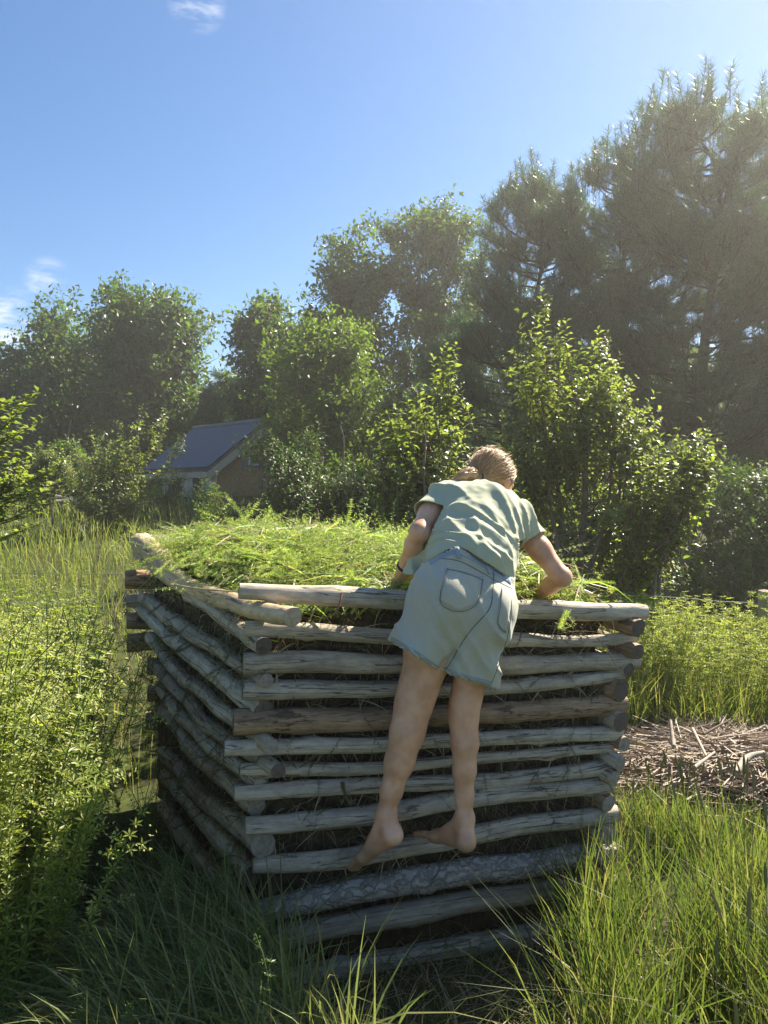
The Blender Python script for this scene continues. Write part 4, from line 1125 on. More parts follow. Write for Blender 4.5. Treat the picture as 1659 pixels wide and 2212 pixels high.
# seed heads standing out of it
p = scatter(rng, 1600, .5, 4.0, 1.4, 4.2, lambda X, Y: rdens(X, Y) * .35, .1)
parts = []
for q in p:
    h = min(rng.uniform(.6, .9), 1.74 - .41 * q[1]); l = rng.normal(0, .12, 2) + (-.08, -.03)
    c = np.array([q, q + (l[0] * .4 * h, l[1] * .4 * h, .5 * h), q + (l[0] * h, l[1] * h, h)])
    c = spline(c, 7)
    parts.append((*tube(c, .0013, 3), 0))
    e = c[-1] - c[-2]; e = nrm(e)
    parts.append((*tube(np.stack([c[-1] + e * s for s in np.linspace(0, rng.uniform(.05, .09), 5)]), [.002, .0042, .0045, .004, .001], 6), 0))
M_seed = leaf_mat('grass_seed_head', [(.14, .17, .06), (.22, .21, .10), (.28, .25, .14)], (1.2, 1.2, 1), .3, .6, .3)
tag(mesh_np('grass_seed_heads', parts, M_seed), 'thin seed heads rising above the tall grass at the right', 'grass', kind='stuff')
# bright weeds behind the straw heap
rng = np.random.default_rng(35)
p = scatter(rng, 2600, .9, 5.6, 4.75, 6.2, lambda X, Y: .5 + .5 * vnoise(np.stack((X * 2, Y * 2, 0 * X), -1), 5))
plant_set('tall_weeds', T_WEEDL, p, .62 + .3 * vnoise(p * (2, 2, 0), 9), WM, rng, .14, 'bright feathery weeds along the fence at the right', 'weeds')
p = scatter(rng, 15000, .9, 5.6, 4.5, 6.4)
n = len(p)
V, F = blades(p, rng.uniform(.25, .6, n), rng.uniform(.004, .009, n), rng.uniform(0, 6.28, n), rng.normal(0, .28, (n, 2)), 3)
tag(mesh_np('fence_grass', [(V, F)], M_meadow), 'light green grass below the weeds at the fence', 'grass', kind='stuff')
# shaded long grass in front of the left corner
rng = np.random.default_rng(36)
p = scatter(rng, 9000, -.75, .35, 1.45, 2.5, lambda X, Y: sstep(.42, .1, np.hypot((X + .30) / 1.25, (Y - 1.92) / .95) - .35) * (X < .06 - .5 * (Y - 1.6)), .06)
n = len(p)
lean = rng.normal(0, .38, (n, 2)) + np.array((-.40, -.22)) + .35 * (p[:, :2] - np.array((-.25, 2.0)))
M_lgrass = leaf_mat('long_grass', [(0.1121, 0.1531, 0.051), (0.1569, 0.1914, 0.068), (0.2018, 0.2201, 0.085), (0.269, 0.2392, 0.1105)], (1.6, 1.7, 1.1), .4, .45, .4)
V, F = blades(p, rng.uniform(.26, .66, n), rng.uniform(.005, .011, n), rng.uniform(0, 6.28, n), lean, 6, .45)
tag(mesh_np('shaded_grass', [(V, F)], M_lgrass), 'long drooping grass in shade at the front left corner of the bin', 'grass', kind='stuff')
# trampled grass at the bottom of the picture
p = scatter(rng, 9000, -.35, 1.1, 1.15, 1.95, lambda X, Y: .8 * sstep(2.0, 1.7, Y))
n = len(p)
V, F = blades(p, rng.uniform(.14, .4, n), rng.uniform(.003, .007, n), rng.uniform(0, 6.28, n), rng.normal(0, .75, (n, 2)), 5, .55)
tag(mesh_np('trampled_grass', [(V, F, 0)], [M_lgrass]), 'flattened sunlit grass along the bottom edge', 'grass', kind='stuff')
# dry litter and short weeds on the soil at the foot of the bin
p = scatter(rng, 2600, -.5, 1.2, 1.45, 2.75, None, .0)
n = len(p)
V, F = blades(p + (0, 0, .004), rng.uniform(.05, .2, n), rng.uniform(.003, .007, n), rng.uniform(0, 6.28, n), rng.normal(0, 1.5, (n, 2)), 4, .5)
tag(mesh_np('dry_litter', [(V, F, np.repeat((rng.uniform(0, 1, n) < .45).astype(int), 4))], [M_dry, M_lgrass]), 'dry stems and short grass littering the soil at the foot of the bin', 'litter', kind='stuff')
# sparse weeds in the dark strip left of the bin
p = scatter(rng, 420, -1.3, -.4, 1.3, 3.2, lambda X, Y: (X < -.14 - .42 * (Y - 1.4)) * 1.0, .10)
plant_set('shaded_weeds', T_WEED, p, rng.uniform(.25, .6, len(p)), [M_shrub, M_stem, M_shrub], rng, .4, 'thin weeds in the shade between the bedstraw and the bin', 'weeds')
# dead stalks in the meadow
M_dead = simple_mat('dead_stalk', (.34, .27, .20), .8, .2, (20, (.22, .17, .12), .4, .6))
def dead(label, x, y, d, n, h, sp, seed):
    rng = np.random.default_rng(seed); b = P(x, y, d); b[2] = gz(b[0], b[1]); parts = []
    for k in range(n):
        q = b + np.array((*rng.normal(0, sp, 2), 0)); l = rng.normal(0, .3, 2); hh = h * rng.uniform(.6, 1.1)
        e = q + np.array((l[0] * hh, l[1] * hh, hh))
        parts.append(tube(spline([q, (q + e) / 2 + (*rng.normal(0, .03, 2), 0), e], 6), np.linspace(.005, .002, 6), 4))
        for z in range(3):
            s = rng.uniform(.5, .95); a = q + (e - q) * s
            parts.append(tube([a, a + np.array((*rng.normal(0, .06, 2), .09)) * h], .002, 3))
    tag(mesh_np('dead_weed', parts, M_dead, None, True), label, 'dead weed', 'dead weed stalks')
dead('bare dead stalks rising from the weeds at the left edge', 95, 1250, 4.3, 16, .85, .12, 1)
dead('bare dead stalks leaning together right of the leftmost stalks', 195, 1280, 4.6, 14, .8, .14, 2)
dead('dead reddish stalks behind the far left corner of the bin', 330, 1120, 5.2, 18, .95, .2, 3)
dead('two dry brown flower stalks at the fence right of the bin', 1440, 1300, 5.9, 4, .95, .12, 4)

# ------------------------------------------------------------------ cut weeds heaped on the compost
rng = np.random.default_rng(41)
def heap_pts(n, lo=.0, hi=1.0):
    u = rng.uniform(lo + .06, hi - .03, n); v = rng.uniform(.06, .98, n)
    u = np.maximum(u, .06 + .05 * rng.uniform(0, 1, n) * (v > .3))
    return u, v, np.concatenate((quad(u, v), heap_z(u, v)[:, None]), -1)
parts = []
u, v, p = heap_pts(2300)
pc_ = np.concatenate((quad(np.array(.5), np.array(.5)), (0,)))
d = nrm(np.stack((rng.normal(0, 1, len(p)), rng.normal(0, 1, len(p)), rng.normal(-.02, .14, len(p))), -1))
edge_ = (np.minimum(np.minimum(u, 1 - u), v) < .2)
sw = edge_ & (((pc_ - p) * d)[:, :2].sum(1) < 0); d[sw, :2] *= -1
for k in range(6):
    q = np.arange(len(p)) % 6 == k
    M = basis(d[q], rdir(rng, q.sum()))[:, :, [0, 2, 1]] * np.array((1, -1, 1.0)) * rng.uniform(.3, .7, q.sum())[:, None, None] * .85
    wv_ = inst(T_WEED[k][:2], M, p[q] - d[q] * .05 + (0, 0, .02)); zb_ = np.repeat(p[q, 2], len(T_WEED[k][0])); wv_[0][:, 2] = zb_ + .02 + .62 * (wv_[0][:, 2] - zb_)
    parts.append((*wv_, np.tile(np.array([0, 0, 1])[T_WEED[k][2]], q.sum())))
u, v, p = heap_pts(900)                                 # leafier stems among them
d = nrm(np.stack((rng.normal(0, 1, len(p)), rng.normal(0, 1, len(p)), rng.normal(.1, .3, len(p))), -1))
edge_ = np.minimum(np.minimum(u, 1 - u), v) < .25; sw = edge_ & (((pc_ - p) * d)[:, :2].sum(1) < 0); d[sw, :2] *= -1
for k in range(5):
    q = np.arange(len(p)) % 5 == k
    M = basis(d[q], rdir(rng, q.sum()))[:, :, [0, 2, 1]] * np.array((1, -1, 1.0)) * rng.uniform(.16, .34, q.sum())[:, None, None]
    parts.append((*inst(T_GOLD[k][:2], M, p[q] + (0, 0, .01)), np.zeros(q.sum() * len(T_GOLD[k][1]), int)))
u, v, p = heap_pts(3600)
n = len(p); yaw = rng.uniform(0, 6.28, n)
L_ = rng.uniform(.10, .42, n); dr = np.stack((np.cos(yaw), np.sin(yaw), rng.normal(0, .22, n)), -1)
s = np.linspace(-.5, .5, 6)
arc = rng.uniform(.02, .28, n)
c = p[:, None] + dr[:, None] * (L_[:, None] * s)[..., None]
c[..., 2] += rng.uniform(.0, .07, n)[:, None] - (arc * L_)[:, None] * (s * 2) ** 2 + .02
side_ = np.stack((-np.sin(yaw + .6), np.cos(yaw + .6), rng.normal(0, .5, n)), -1)
wd = (rng.uniform(.004, .013, n)[:, None] * np.interp(s, [-.5, 0, .5], [.5, 1, .1]))[..., None] * side_[:, None]
V = np.stack((c - wd / 2, c + wd / 2), 2).reshape(-1, 3)
i = np.arange(5) * 2; f = np.stack((i, i + 1, i + 3, i + 2), -1)
F = (f[None] + (np.arange(n) * 12)[:, None, None]).reshape(-1, 4)
mi = np.repeat((rng.uniform(0, 1, n) < .24).astype(int) * 2, 5)
parts.append((V, F, mi))
# strands poking through and hanging over the front and left walls
def wall_strands(a, b, n, out, zlo, zhi, seed):
    rng = np.random.default_rng(seed)
    s = rng.uniform(.03, .97, n); z = zlo + (zhi - zlo) * rng.uniform(0, 1, n) ** .8
    a = np.array(a); b = np.array(b); e = nrm(b - a); nn = np.array((e[1], -e[0])) * (1 if out else -1)
    base = np.concatenate((a + (b - a) * s[:, None] - nn * rng.uniform(.0, .03, n)[:, None], z[:, None]), -1)
    L_ = rng.uniform(.05, .2, n); t = np.linspace(0, 1, 6)
    al = rng.normal(0, .6, n)
    c = base[:, None] + np.concatenate((nn * .16, (0,)))[None, None] * (L_[:, None] * np.sin(t * 2.2))[..., None] + np.concatenate((e, (0,)))[None, None] * (L_ * al)[:, None, None] * t[None, :, None]
    c[..., 2] += (L_[:, None] * (rng.uniform(-.1, .25, n)[:, None] * t - rng.uniform(.2, 1.0, n)[:, None] * t ** 2))
    w = (rng.uniform(.002, .006, n)[:, None] * np.interp(t, [0, .4, 1], [.7, 1, .1]))[..., None] * nrm(np.concatenate((np.tile(e, (n, 1)), rng.normal(0, .8, (n, 1))), -1))[:, None]
    V = np.stack((c - w / 2, c + w / 2), 2).reshape(-1, 3)
    F = (f[None] + (np.arange(n) * 12)[:, None, None]).reshape(-1, 4)
    return V, F, np.repeat(np.where(rng.uniform(0, 1, n) < .25, 2, 3), 5)
parts.append(wall_strands(A_, B_, 1700, True, .1, 1.18, 1))
parts.append(wall_strands(A_, D_, 1900, False, .1, 1.2, 2))
parts.append(wall_strands(B_, C_, 700, True, .3, 1.15, 3))
for a, b, o_, n, sd_ in ((A_, B_, True, 130, 4), (A_, D_, False, 190, 5)):     # small weed stems lodged between the logs
    r2 = np.random.default_rng(sd_); a, b = np.array(a), np.array(b); e = nrm(b - a); nn = np.array((e[1], -e[0])) * (1 if o_ else -1)
    s = r2.uniform(.05, .97, n)
    q = np.concatenate((a + (b - a) * s[:, None] - nn * .01, r2.uniform(.25, 1.15, n)[:, None]), -1)
    d = nrm(np.concatenate((nn * .35 + e * r2.normal(0, .8, (n, 1)), r2.normal(-.55, .4, (n, 1))), -1))
    M = basis(d, rdir(r2, n))[:, :, [0, 2, 1]] * np.array((1, -1, 1.0)) * r2.uniform(.08, .26, n)[:, None, None]
    t_ = T_WEED[sd_]
    parts.append((*inst(t_[:2], M, q), np.tile(np.array([3, 3, 2])[t_[2]], n)))
tag(mesh_np('cut_weeds', parts, [M_cut, M_flower, M_dry, M_wilt]), 'sunlit heap of freshly cut weeds and grass on top of the log bin', 'cut weeds', kind='stuff')
M_red_twig = simple_mat('reddish_twig', (.26, .13, .09), .6, .3)
def twig(label, px, d, r, mat=M_red_twig, n=14):
    c = spline([P(x, y, q) for (x, y), q in zip(px, d)], n)
    tag(mesh_np('stem', [tube(c, np.linspace(r, r * .45, n), 6)], mat, None, True), label, 'plant stem', 'single stems on the heap')
twig('reddish root hanging over the topmost front log', [(738, 1282), (735, 1300), (726, 1322), (712, 1331), (704, 1333)], (2.47, 2.455, 2.45, 2.45, 2.46), .004)
twig('single dark stalk standing up from the middle of the heap', [(691, 1142), (688, 1120), (685, 1098)], (3.5, 3.5, 3.5), .006)
twig('pulled weed stem with tan roots lying on the peeled log', [(372, 1262), (400, 1268), (440, 1273), (480, 1276), (540, 1280)], (2.95, 2.86, 2.75, 2.66, 2.55), .005, M_dry)
twig('pale grass stalk hanging in front of the right end of the front logs', [(1290, 1378), (1312, 1402), (1332, 1440), (1345, 1462)], (2.72, 2.71, 2.71, 2.72), .0035, M_dry)

# ------------------------------------------------------------------ person
# (distances in metres)
class Field:
    """signed distances on a grid, blended smoothly, turned into a mesh by surface nets"""
    def __init__(self, lo, hi, h):
        self.o = np.array(lo, float); self.h = h
        self.n = np.ceil((np.array(hi) - self.o) / h).astype(int) + 1
        self.F = np.full(self.n, .15, np.float32)
    def _sub(self, lo, hi):
        a = np.clip(np.floor((np.asarray(lo) - self.o) / self.h).astype(int), 0, self.n)
        b = np.clip(np.ceil((np.asarray(hi) - self.o) / self.h).astype(int) + 1, 0, self.n)
        sl = tuple(slice(x, y) for x, y in zip(a, b))
        g = np.meshgrid(*[self.o[k] + self.h * np.arange(a[k], b[k]) for k in range(3)], indexing='ij')
        return sl, np.stack(g, -1)
    def _mix(self, sl, d, k):
        f = self.F[sl]
        h = np.clip(.5 + .5 * (f - d) / k, 0, 1)
        self.F[sl] = f * (1 - h) + d * h - k * h * (1 - h)
    def cap(self, a, b, ra, rb, k=.03, flat=None, fs=1.0):
        a, b = np.asarray(a, float), np.asarray(b, float)
        r = max(ra, rb) * (1 / min(fs, 1)) + k + .03
        sl, q = self._sub(np.minimum(a, b) - r, np.maximum(a, b) + r)
        if q.size == 0: return
        ab = b - a
        pa = q - a
        if flat is not None:
            nf = nrm(flat); nf = nf - ab * (nf @ ab) / max(ab @ ab, 1e-9); nf = nrm(nf)
            pa = pa + (pa @ nf)[..., None] * nf * (fs - 1)
        h = np.clip((pa @ ab) / max(ab @ ab, 1e-9), 0, 1)
        d = np.linalg.norm(pa - h[..., None] * ab, axis=-1) - (ra + (rb - ra) * h)
        self._mix(sl, d, k)
    def chain(self, pts, rad, k=.03, **kw):
        for i in range(len(pts) - 1): self.cap(pts[i], pts[i + 1], rad[i], rad[i + 1], k, **kw)
    def ell(self, c, axes, rad, k=.03):
        c = np.asarray(c, float); R = np.asarray(axes, float); rad = np.asarray(rad, float)
        r = rad.max() + k + .03
        sl, q = self._sub(c - r, c + r)
        l = (q - c) @ R.T
        k0 = np.linalg.norm(l / rad, axis=-1); k1 = np.maximum(np.linalg.norm(l / rad ** 2, axis=-1), 1e-6)
        self._mix(sl, k0 * (k0 - 1) / k1, k)
    def mesh(self, smooth=2):
        F = self.F; ins = F < 0
        nx, ny, nz = F.shape
        cnt = np.zeros((nx - 1, ny - 1, nz - 1), np.int8)
        cs = [(i, j, k) for i in (0, 1) for j in (0, 1) for k in (0, 1)]
        for i, j, k in cs: cnt += ins[i:nx - 1 + i, j:ny - 1 + j, k:nz - 1 + k]
        act = (cnt > 0) & (cnt < 8)
        idx = np.argwhere(act)
        vid = np.full(act.shape, -1, np.int64); vid[act] = np.arange(len(idx))
        val = {c: F[idx[:, 0] + c[0], idx[:, 1] + c[1], idx[:, 2] + c[2]] for c in cs}
        acc = np.zeros((len(idx), 3)); m = np.zeros(len(idx))
        for a in cs:
            for ax in range(3):
                if a[ax]: continue
                b = list(a); b[ax] = 1; b = tuple(b)
                s = (val[a] < 0) != (val[b] < 0)
                t = np.where(s, val[a] / np.where(s, val[a] - val[b], 1), 0)
                pt = np.tile(np.array(a, float), (len(idx), 1)); pt[:, ax] += t
                acc += pt * s[:, None]; m += s
        V = self.o + self.h * (idx + acc / m[:, None])
        faces = []
        for ax in range(3):
            a = np.argwhere(np.take(ins, range(F.shape[ax] - 1), ax) != np.take(ins, range(1, F.shape[ax]), ax))
            u, w = [(1, 2), (2, 0), (0, 1)][ax]
            a = a[(a[:, u] > 0) & (a[:, w] > 0) & (a[:, u] < F.shape[u] - 1) & (a[:, w] < F.shape[w] - 1)]
            q = []
            for du, dw in ((1, 1), (0, 1), (0, 0), (1, 0)):
                c = a.copy(); c[:, u] -= du; c[:, w] -= dw
                q.append(vid[c[:, 0], c[:, 1], c[:, 2]])
            q = np.stack(q, -1)
            fl = ins[a[:, 0], a[:, 1], a[:, 2]]
            q = np.where(fl[:, None], q, q[:, ::-1])
            faces.append(q)
        Fc = np.concatenate(faces)
        for _ in range(smooth):
            s = np.zeros_like(V); c = np.zeros(len(V))
            for i in range(4):
                for j in (1, 3):
                    np.add.at(s, Fc[:, i], V[Fc[:, (i + j) % 4]]); np.add.at(c, Fc[:, i], 1)
            V = V * .4 + .6 * s / np.maximum(c, 1)[:, None]
        return V, Fc

def vnormals(V, F):
    n = np.zeros_like(V)
    a = V[F[:, 2]] - V[F[:, 0]]; b = V[F[:, 3]] - V[F[:, 1]]
    fn = np.cross(a, b)
    for i in range(4): np.add.at(n, F[:, i], fn)
    return nrm(n)

def drop_faces(V, F, kill):
    """remove faces all of whose corners are flagged, then unused points"""
    F = F[~kill[F].any(1)]
    used = np.unique(F); mp = np.full(len(V), -1); mp[used] = np.arange(len(used))
    return V[used], mp[F]

# joints
hipL, hipR = P(960, 1300, 2.45), P(1046, 1325, 2.46)
kneeL, kneeR = P(897, 1508, 2.42), P(1001, 1535, 2.46)
ankL, ankR = P(833, 1757, 2.38), P(1003, 1765, 2.44)
waist = P(1018, 1212, 2.53); chest = P(1046, 1108, 2.74); neck0 = P(1060, 1072, 2.82); headc = P(1066, 1037, 2.92)
shL, shR = P(952, 1080, 2.76), P(1120, 1128, 2.75)
elL, elR = P(907, 1148, 2.60), P(1212, 1246, 2.66)
wrL, wrR = P(873, 1226, 2.73), P(1160, 1288, 2.86)
X_, Z_ = np.array((1.0, 0, 0)), np.array((0, 0, 1.0))
view = nrm(P(1000, 1400, 2.45) - np.array((0, 0, CAMZ)))
lo, hi = (-.15, 2.15, .28), (.72, 3.10, 1.86)
B = Field(lo, hi, .005)
# trunk of the body, kept inside the shirt and shorts
spn = nrm(chest - waist); lat = nrm(shR - shL); dorsal = nrm(np.cross(lat, spn)); dorsal = dorsal if dorsal[1] < 0 else -dorsal
B.cap(waist, chest, .074, .085, .05, flat=lat, fs=.75)
B.cap((hipL + hipR) / 2, waist, .09, .07, .05, flat=lat, fs=.8)
B.cap(shL + lat * .03, shR - lat * .03, .048, .048, .05)
B.cap(chest, neck0, .07, .05, .04)
B.cap(neck0 - spn * .02, headc - (0, 0, .03), .05, .048, .03)
# legs
def leg(hip, knee, ank, r, bulge):
    k1 = knee + (hip - knee) * .16; k2 = knee + (ank - knee) * .10
    c1 = knee + (ank - knee) * .30 + bulge; c2 = knee + (ank - knee) * .55 + bulge * .5; c3 = knee + (ank - knee) * .80
    B.chain([hip, hip * .5 + knee * .5, k1, knee, k2, c1, c2, c3, ank], r, .045)
leg(hipL, kneeL, ankL, [.082, .078, .058, .051, .049, .049, .041, .029, .025], np.array((.002, -.008, 0)))
leg(hipR, kneeR, ankR, [.066, .056, .044, .039, .037, .038, .031, .024, .023], np.array((.003, -.008, 0)))
B.cap(hipL, hipR, .085, .085, .05)
# feet
def foot(ank, heel, ball, toe, wide, sole_n, thin=1.0):
    B.cap(ank, heel, .030, .031, .022)
    B.cap(ank + (heel - ank) * .1, ball, .030, .021, .025, flat=sole_n, fs=1.25)
    B.cap(heel, ball, .028, .022, .02)
    wide = nrm(wide)
    B.cap(ball - wide * .022, ball + wide * .022, .018, .016, .02)
    fw = toe - ball
    for k, (o, l, r) in enumerate(((-.030, 1.0, .0125), (-.013, 1.0, .009), (.002, .92, .0085), (.016, .82, .008), (.028, .68, .0075))):
        a = ball + wide * o * .85; t = ball + wide * o * 1.05 + fw * l
        m = (a + t) / 2 + sole_n * -.004
        B.chain([a, m, t], [r * 1.05, r, r * .92], .006)
heL, baL, toL = P(849, 1803, 2.345), P(788, 1850, 2.42), P(757, 1880, 2.445)
fd = nrm(toL - heL); wdL = nrm(np.cross(fd, nrm(ankL - heL)))
foot(ankL, heL, baL, toL, wdL * np.sign(-wdL[0] + 1e-9), nrm(np.cross(fd, wdL)))
heR, baR, toR = P(1007, 1818, 2.41), P(945, 1806, 2.515), P(912, 1800, 2.555)
fd = nrm(toR - heR); wdR = nrm(np.cross(fd, nrm(ankR - heR)))
foot(ankR, heR, baR, toR, wdR * np.sign(wdR[1]), nrm(np.cross(fd, wdR)))
# arms
B.chain([shL, shL * .5 + elL * .5, elL], [.046, .042, .035], .03)
B.chain([elL, elL * .65 + wrL * .35, wrL], [.033, .032, .023], .02)
B.chain([shR, shR * .5 + elR * .5, elR], [.045, .039, .033], .03)
B.chain([elR, elR * .65 + wrR * .35, wrR], [.033, .031, .023], .02)
B.cap(elL + np.array((-.003, -.012, -.004)), elL + np.array((0, -.012, 0)), .021, .021, .02)
B.cap(elR + np.array((.010, -.006, -.006)), elR + np.array((0.010, -.004, 0)), .023, .023, .02)
# hands: palm, five fingers bent down into the weeds
def hand(wr, el, side, down):
    f = nrm(nrm(wr - el) * .55 + down * .7); sd = nrm(side - f * (side @ f)); pn = nrm(np.cross(sd, f))
    B.cap(wr, wr + f * .03, .023, .024, .015)
    pc = wr + f * .05
    for o in (-.028, -.010, .010, .027): B.cap(wr + f * .02 + sd * o * .5, wr + f * .082 + sd * o, .014, .0115, .012)
    if pn @ np.array((0, 1.0, 0)) < 0: pn = -pn
    for o, l in ((-.029, .062), (-.010, .074), (.010, .078), (.028, .068)):
        k0 = wr + f * .082 + sd * o
        k1 = k0 + nrm(f + pn * .25 + sd * o * 2) * l * .45; k2 = k1 + nrm(f + pn * .9) * l * .32; k3 = k2 + nrm(f * .5 + pn * 1.2) * l * .25
        B.chain([k0, k1, k2, k3], [.0095, .0088, .008, .007], .004)
    t0 = wr + f * .03 + sd * .024
    t1 = t0 + nrm(sd * .9 + f * .6 + pn * .3) * .035; t2 = t1 + nrm(sd * .35 + f + pn * .5) * .030; t3 = t2 + nrm(f + pn * .7) * .024
    B.chain([t0, t1, t2, t3], [.014, .012, .0105, .009], .006)
hand(wrL, elL, np.array((1.0, .2, 0)), np.array((0, .3, -1)))
hand(wrR, elR, np.array((-.5, 0.6, .3)), np.array((-.2, .6, -.75)))
# head, turned down and to the right
hf = nrm(np.array((.62, .62, -.48))); hr = nrm(np.cross(hf, Z_)); hu = nrm(np.cross(hr, hf))
hax = np.array((hr, hf, hu))
def H(r, f, u): return headc + hr * r + hf * f + hu * u
B.ell(H(0, -.012, .022), hax, (.073, .092, .083), .02)            # skull
B.ell(H(0, .030, -.045), hax, (.055, .062, .070), .03)            # face
B.cap(H(-.040, .030, -.085), H(0, .075, -.102), .020, .020, .02)
B.cap(H(.040, .030, -.085), H(0, .075, -.102), .020, .020, .02)   # jaw and chin
B.cap(H(0, .090, .000), H(0, .112, -.036), .008, .013, .010)      # nose
for sgn in (-1, 1):
    B.cap(H(sgn * .012, .085, .012), H(sgn * .045, .066, .010), .010, .008, .012)   # brow
    B.ell(H(sgn * .040, .062, -.030), hax, (.024, .020, .018), .015)                # cheek
    B.ell(H(sgn * .075, -.008, -.018), hax, (.009, .019, .030), .006)               # ear
    B.ell(H(sgn * .079, -.006, -.018), hax, (.007, .013, .022), .004)
B.cap(H(-.020, .089, -.066), H(.020, .089, -.066), .0065, .0065, .006)             # lips
B.cap(H(-.018, .088, -.075), H(.018, .088, -.075), .007, .007, .006)
V, F = B.mesh(1)
nn = vnormals(V, F)
M_skin, N, L, out = newmat('skin')
pb = N.new('ShaderNodeBsdfPrincipled'); pb.inputs['Roughness'].default_value = .42; pb.inputs['Specular IOR Level'].default_value = .45
pb.inputs['Subsurface Weight'].default_value = .25; pb.inputs['Subsurface Radius'].default_value = (.012, .005, .003); pb.inputs['Subsurface Scale'].default_value = .6
t = N.new('ShaderNodeTexCoord'); nz = N.new('ShaderNodeTexNoise'); nz.inputs['Scale'].default_value = 14; nz.inputs['Detail'].default_value = 5
L.new(t.outputs['Object'], nz.inputs['Vector'])
skc = ramp(N, L, nz.outputs['Fac'], [(.34, (.54, .275, .155)), (.5, (.66, .36, .215)), (.66, (.74, .44, .285))])
# dusty soles and toes
gm = N.new('ShaderNodeNewGeometry'); sp = N.new('ShaderNodeSeparateXYZ'); L.new(gm.outputs['Position'], sp.inputs[0])
ad = N.new('ShaderNodeMath'); ad.operation = 'MULTIPLY_ADD'; L.new(nz.outputs['Fac'], ad.inputs[0]); ad.inputs[1].default_value = -.10; L.new(sp.outputs[2], ad.inputs[2])
dm = N.new('ShaderNodeMapRange'); L.new(ad.outputs[0], dm.inputs[0]); dm.inputs[1].default_value = .36; dm.inputs[2].default_value = .44; dm.inputs[3].default_value = .75; dm.inputs[4].default_value = 0
mxs = N.new('ShaderNodeMix'); mxs.data_type = 'RGBA'; L.new(dm.outputs[0], mxs.inputs['Factor']); L.new(skc, mxs.inputs[6]); mxs.inputs[7].default_value = (.24, .14, .07, 1)
L.new(mxs.outputs[2], pb.inputs['Base Color'])
nz2 = N.new('ShaderNodeTexNoise'); nz2.inputs['Scale'].default_value = 220; L.new(t.outputs['Object'], nz2.inputs['Vector'])
bp = N.new('ShaderNodeBump'); bp.inputs['Strength'].default_value = .12; bp.inputs['Distance'].default_value = .002; L.new(nz2.outputs['Fac'], bp.inputs['Height']); L.new(bp.outputs[0], pb.inputs['Normal'])
L.new(pb.outputs[0], out.inputs['Surface'])
person = tag(mesh_np('person', [(V, F)], M_skin, None, True), 'barefoot person in sage t-shirt and denim shorts climbing the log bin and bending over it', 'person')
M_eye = simple_mat('eye_white', (.75, .72, .68), .2, .5); M_iris = simple_mat('iris', (.06, .08, .09), .2, .5)
for sgn in (-1, 1):
    a = np.linspace(0, np.pi, 9)
    c = H(sgn * .030, .074, -.010)
    eye = mesh_np('eye', [tube(c + hf * (-np.cos(a) * .011)[:, None], np.maximum(np.sin(a) * .011, .0003), 12)], M_eye, person, True)
    mesh_np('iris', [tube([c + hf * .0095, c + hf * .0116], [.0052, .0006], 12)], M_iris, eye, True)

# denim shorts
Sh = Field((-.12, 2.18, .75), (.62, 2.78, 1.52), .0055)
plv = (hipL + hipR) / 2
Sh.cap(P(972, 1210, 2.49), P(1060, 1236, 2.52), .088, .082, .04)
Sh.cap(P(950, 1280, 2.44), P(1062, 1308, 2.46), .100, .088, .05)
Sh.ell(P(972, 1305, 2.40), np.eye(3), (.086, .092, .10), .05)
Sh.ell(P(1052, 1328, 2.41), np.eye(3), (.078, .092, .10), .05)
Sh.cap(P(943, 1330, 2.43), P(899, 1450, 2.425), .112, .118, .05)
Sh.cap(P(898, 1420, 2.425), P(890, 1490, 2.425), .110, .118, .03)
Sh.cap(P(1040, 1350, 2.44), P(1006, 1540, 2.46), .096, .084, .04)
Sh.cap(P(1000, 1380, 2.42), P(960, 1500, 2.415), .092, .086, .04)
Vs, Fs = Sh.mesh(2)
nn = vnormals(Vs, Fs)
px, py = unproject(Vs)
def fold(p, seed): return vnoise(p, seed) - .5
ax1 = np.stack((Vs[:, 0] * 9 + Vs[:, 2] * 3, Vs[:, 1] * 9, Vs[:, 2] * 4), -1)
w = sstep(1300, 1420, py)
r3 = 1 - np.abs(vnoise(np.stack(((px - .55 * py) / 34, (px + .5 * py) / 170, Vs[:, 1] * 5), -1), 21) * 2 - 1)
Vs = Vs + nn * (.021 * (r3 ** 1.7 - .4) * (.35 + .65 * w))[:, None]
Vs = Vs + nn * (.014 * fold(ax1, 3) * (1 + w) + .010 * fold(ax1 * 2.3, 4) * (.4 + w) + .002 * fold(Vs * 60, 5))[:, None]
seamx = np.interp(py, [1240, 1300, 1360, 1400, 1455], [1066, 1060, 1020, 992, 958])
Vs = Vs - nn * ((.012 + .02 * sstep(1385, 1440, py)) * np.exp(-((px - seamx) / 11) ** 2) * sstep(1290, 1400, py))[:, None]
px, py = unproject(Vs)
isL = px < np.interp(py, [1350, 1460], [1010, 957])
kill = np.where(isL, py - np.interp(px, [800, 838, 957], [1362, 1384, 1457]), py - np.interp(px, [957, 1062, 1110], [1456, 1487, 1500])) > 0
kill |= py > 1446 + np.abs(px - 958) * 1.3
kill |= (np.where(px < 985, py - np.interp(px, [920, 985], [1214, 1178]), py - np.interp(px, [985, 1105], [1178, 1246])) < 0) & (Vs[:, 1] < 2.6)
Vs, Fs = drop_faces(Vs, Fs, kill)
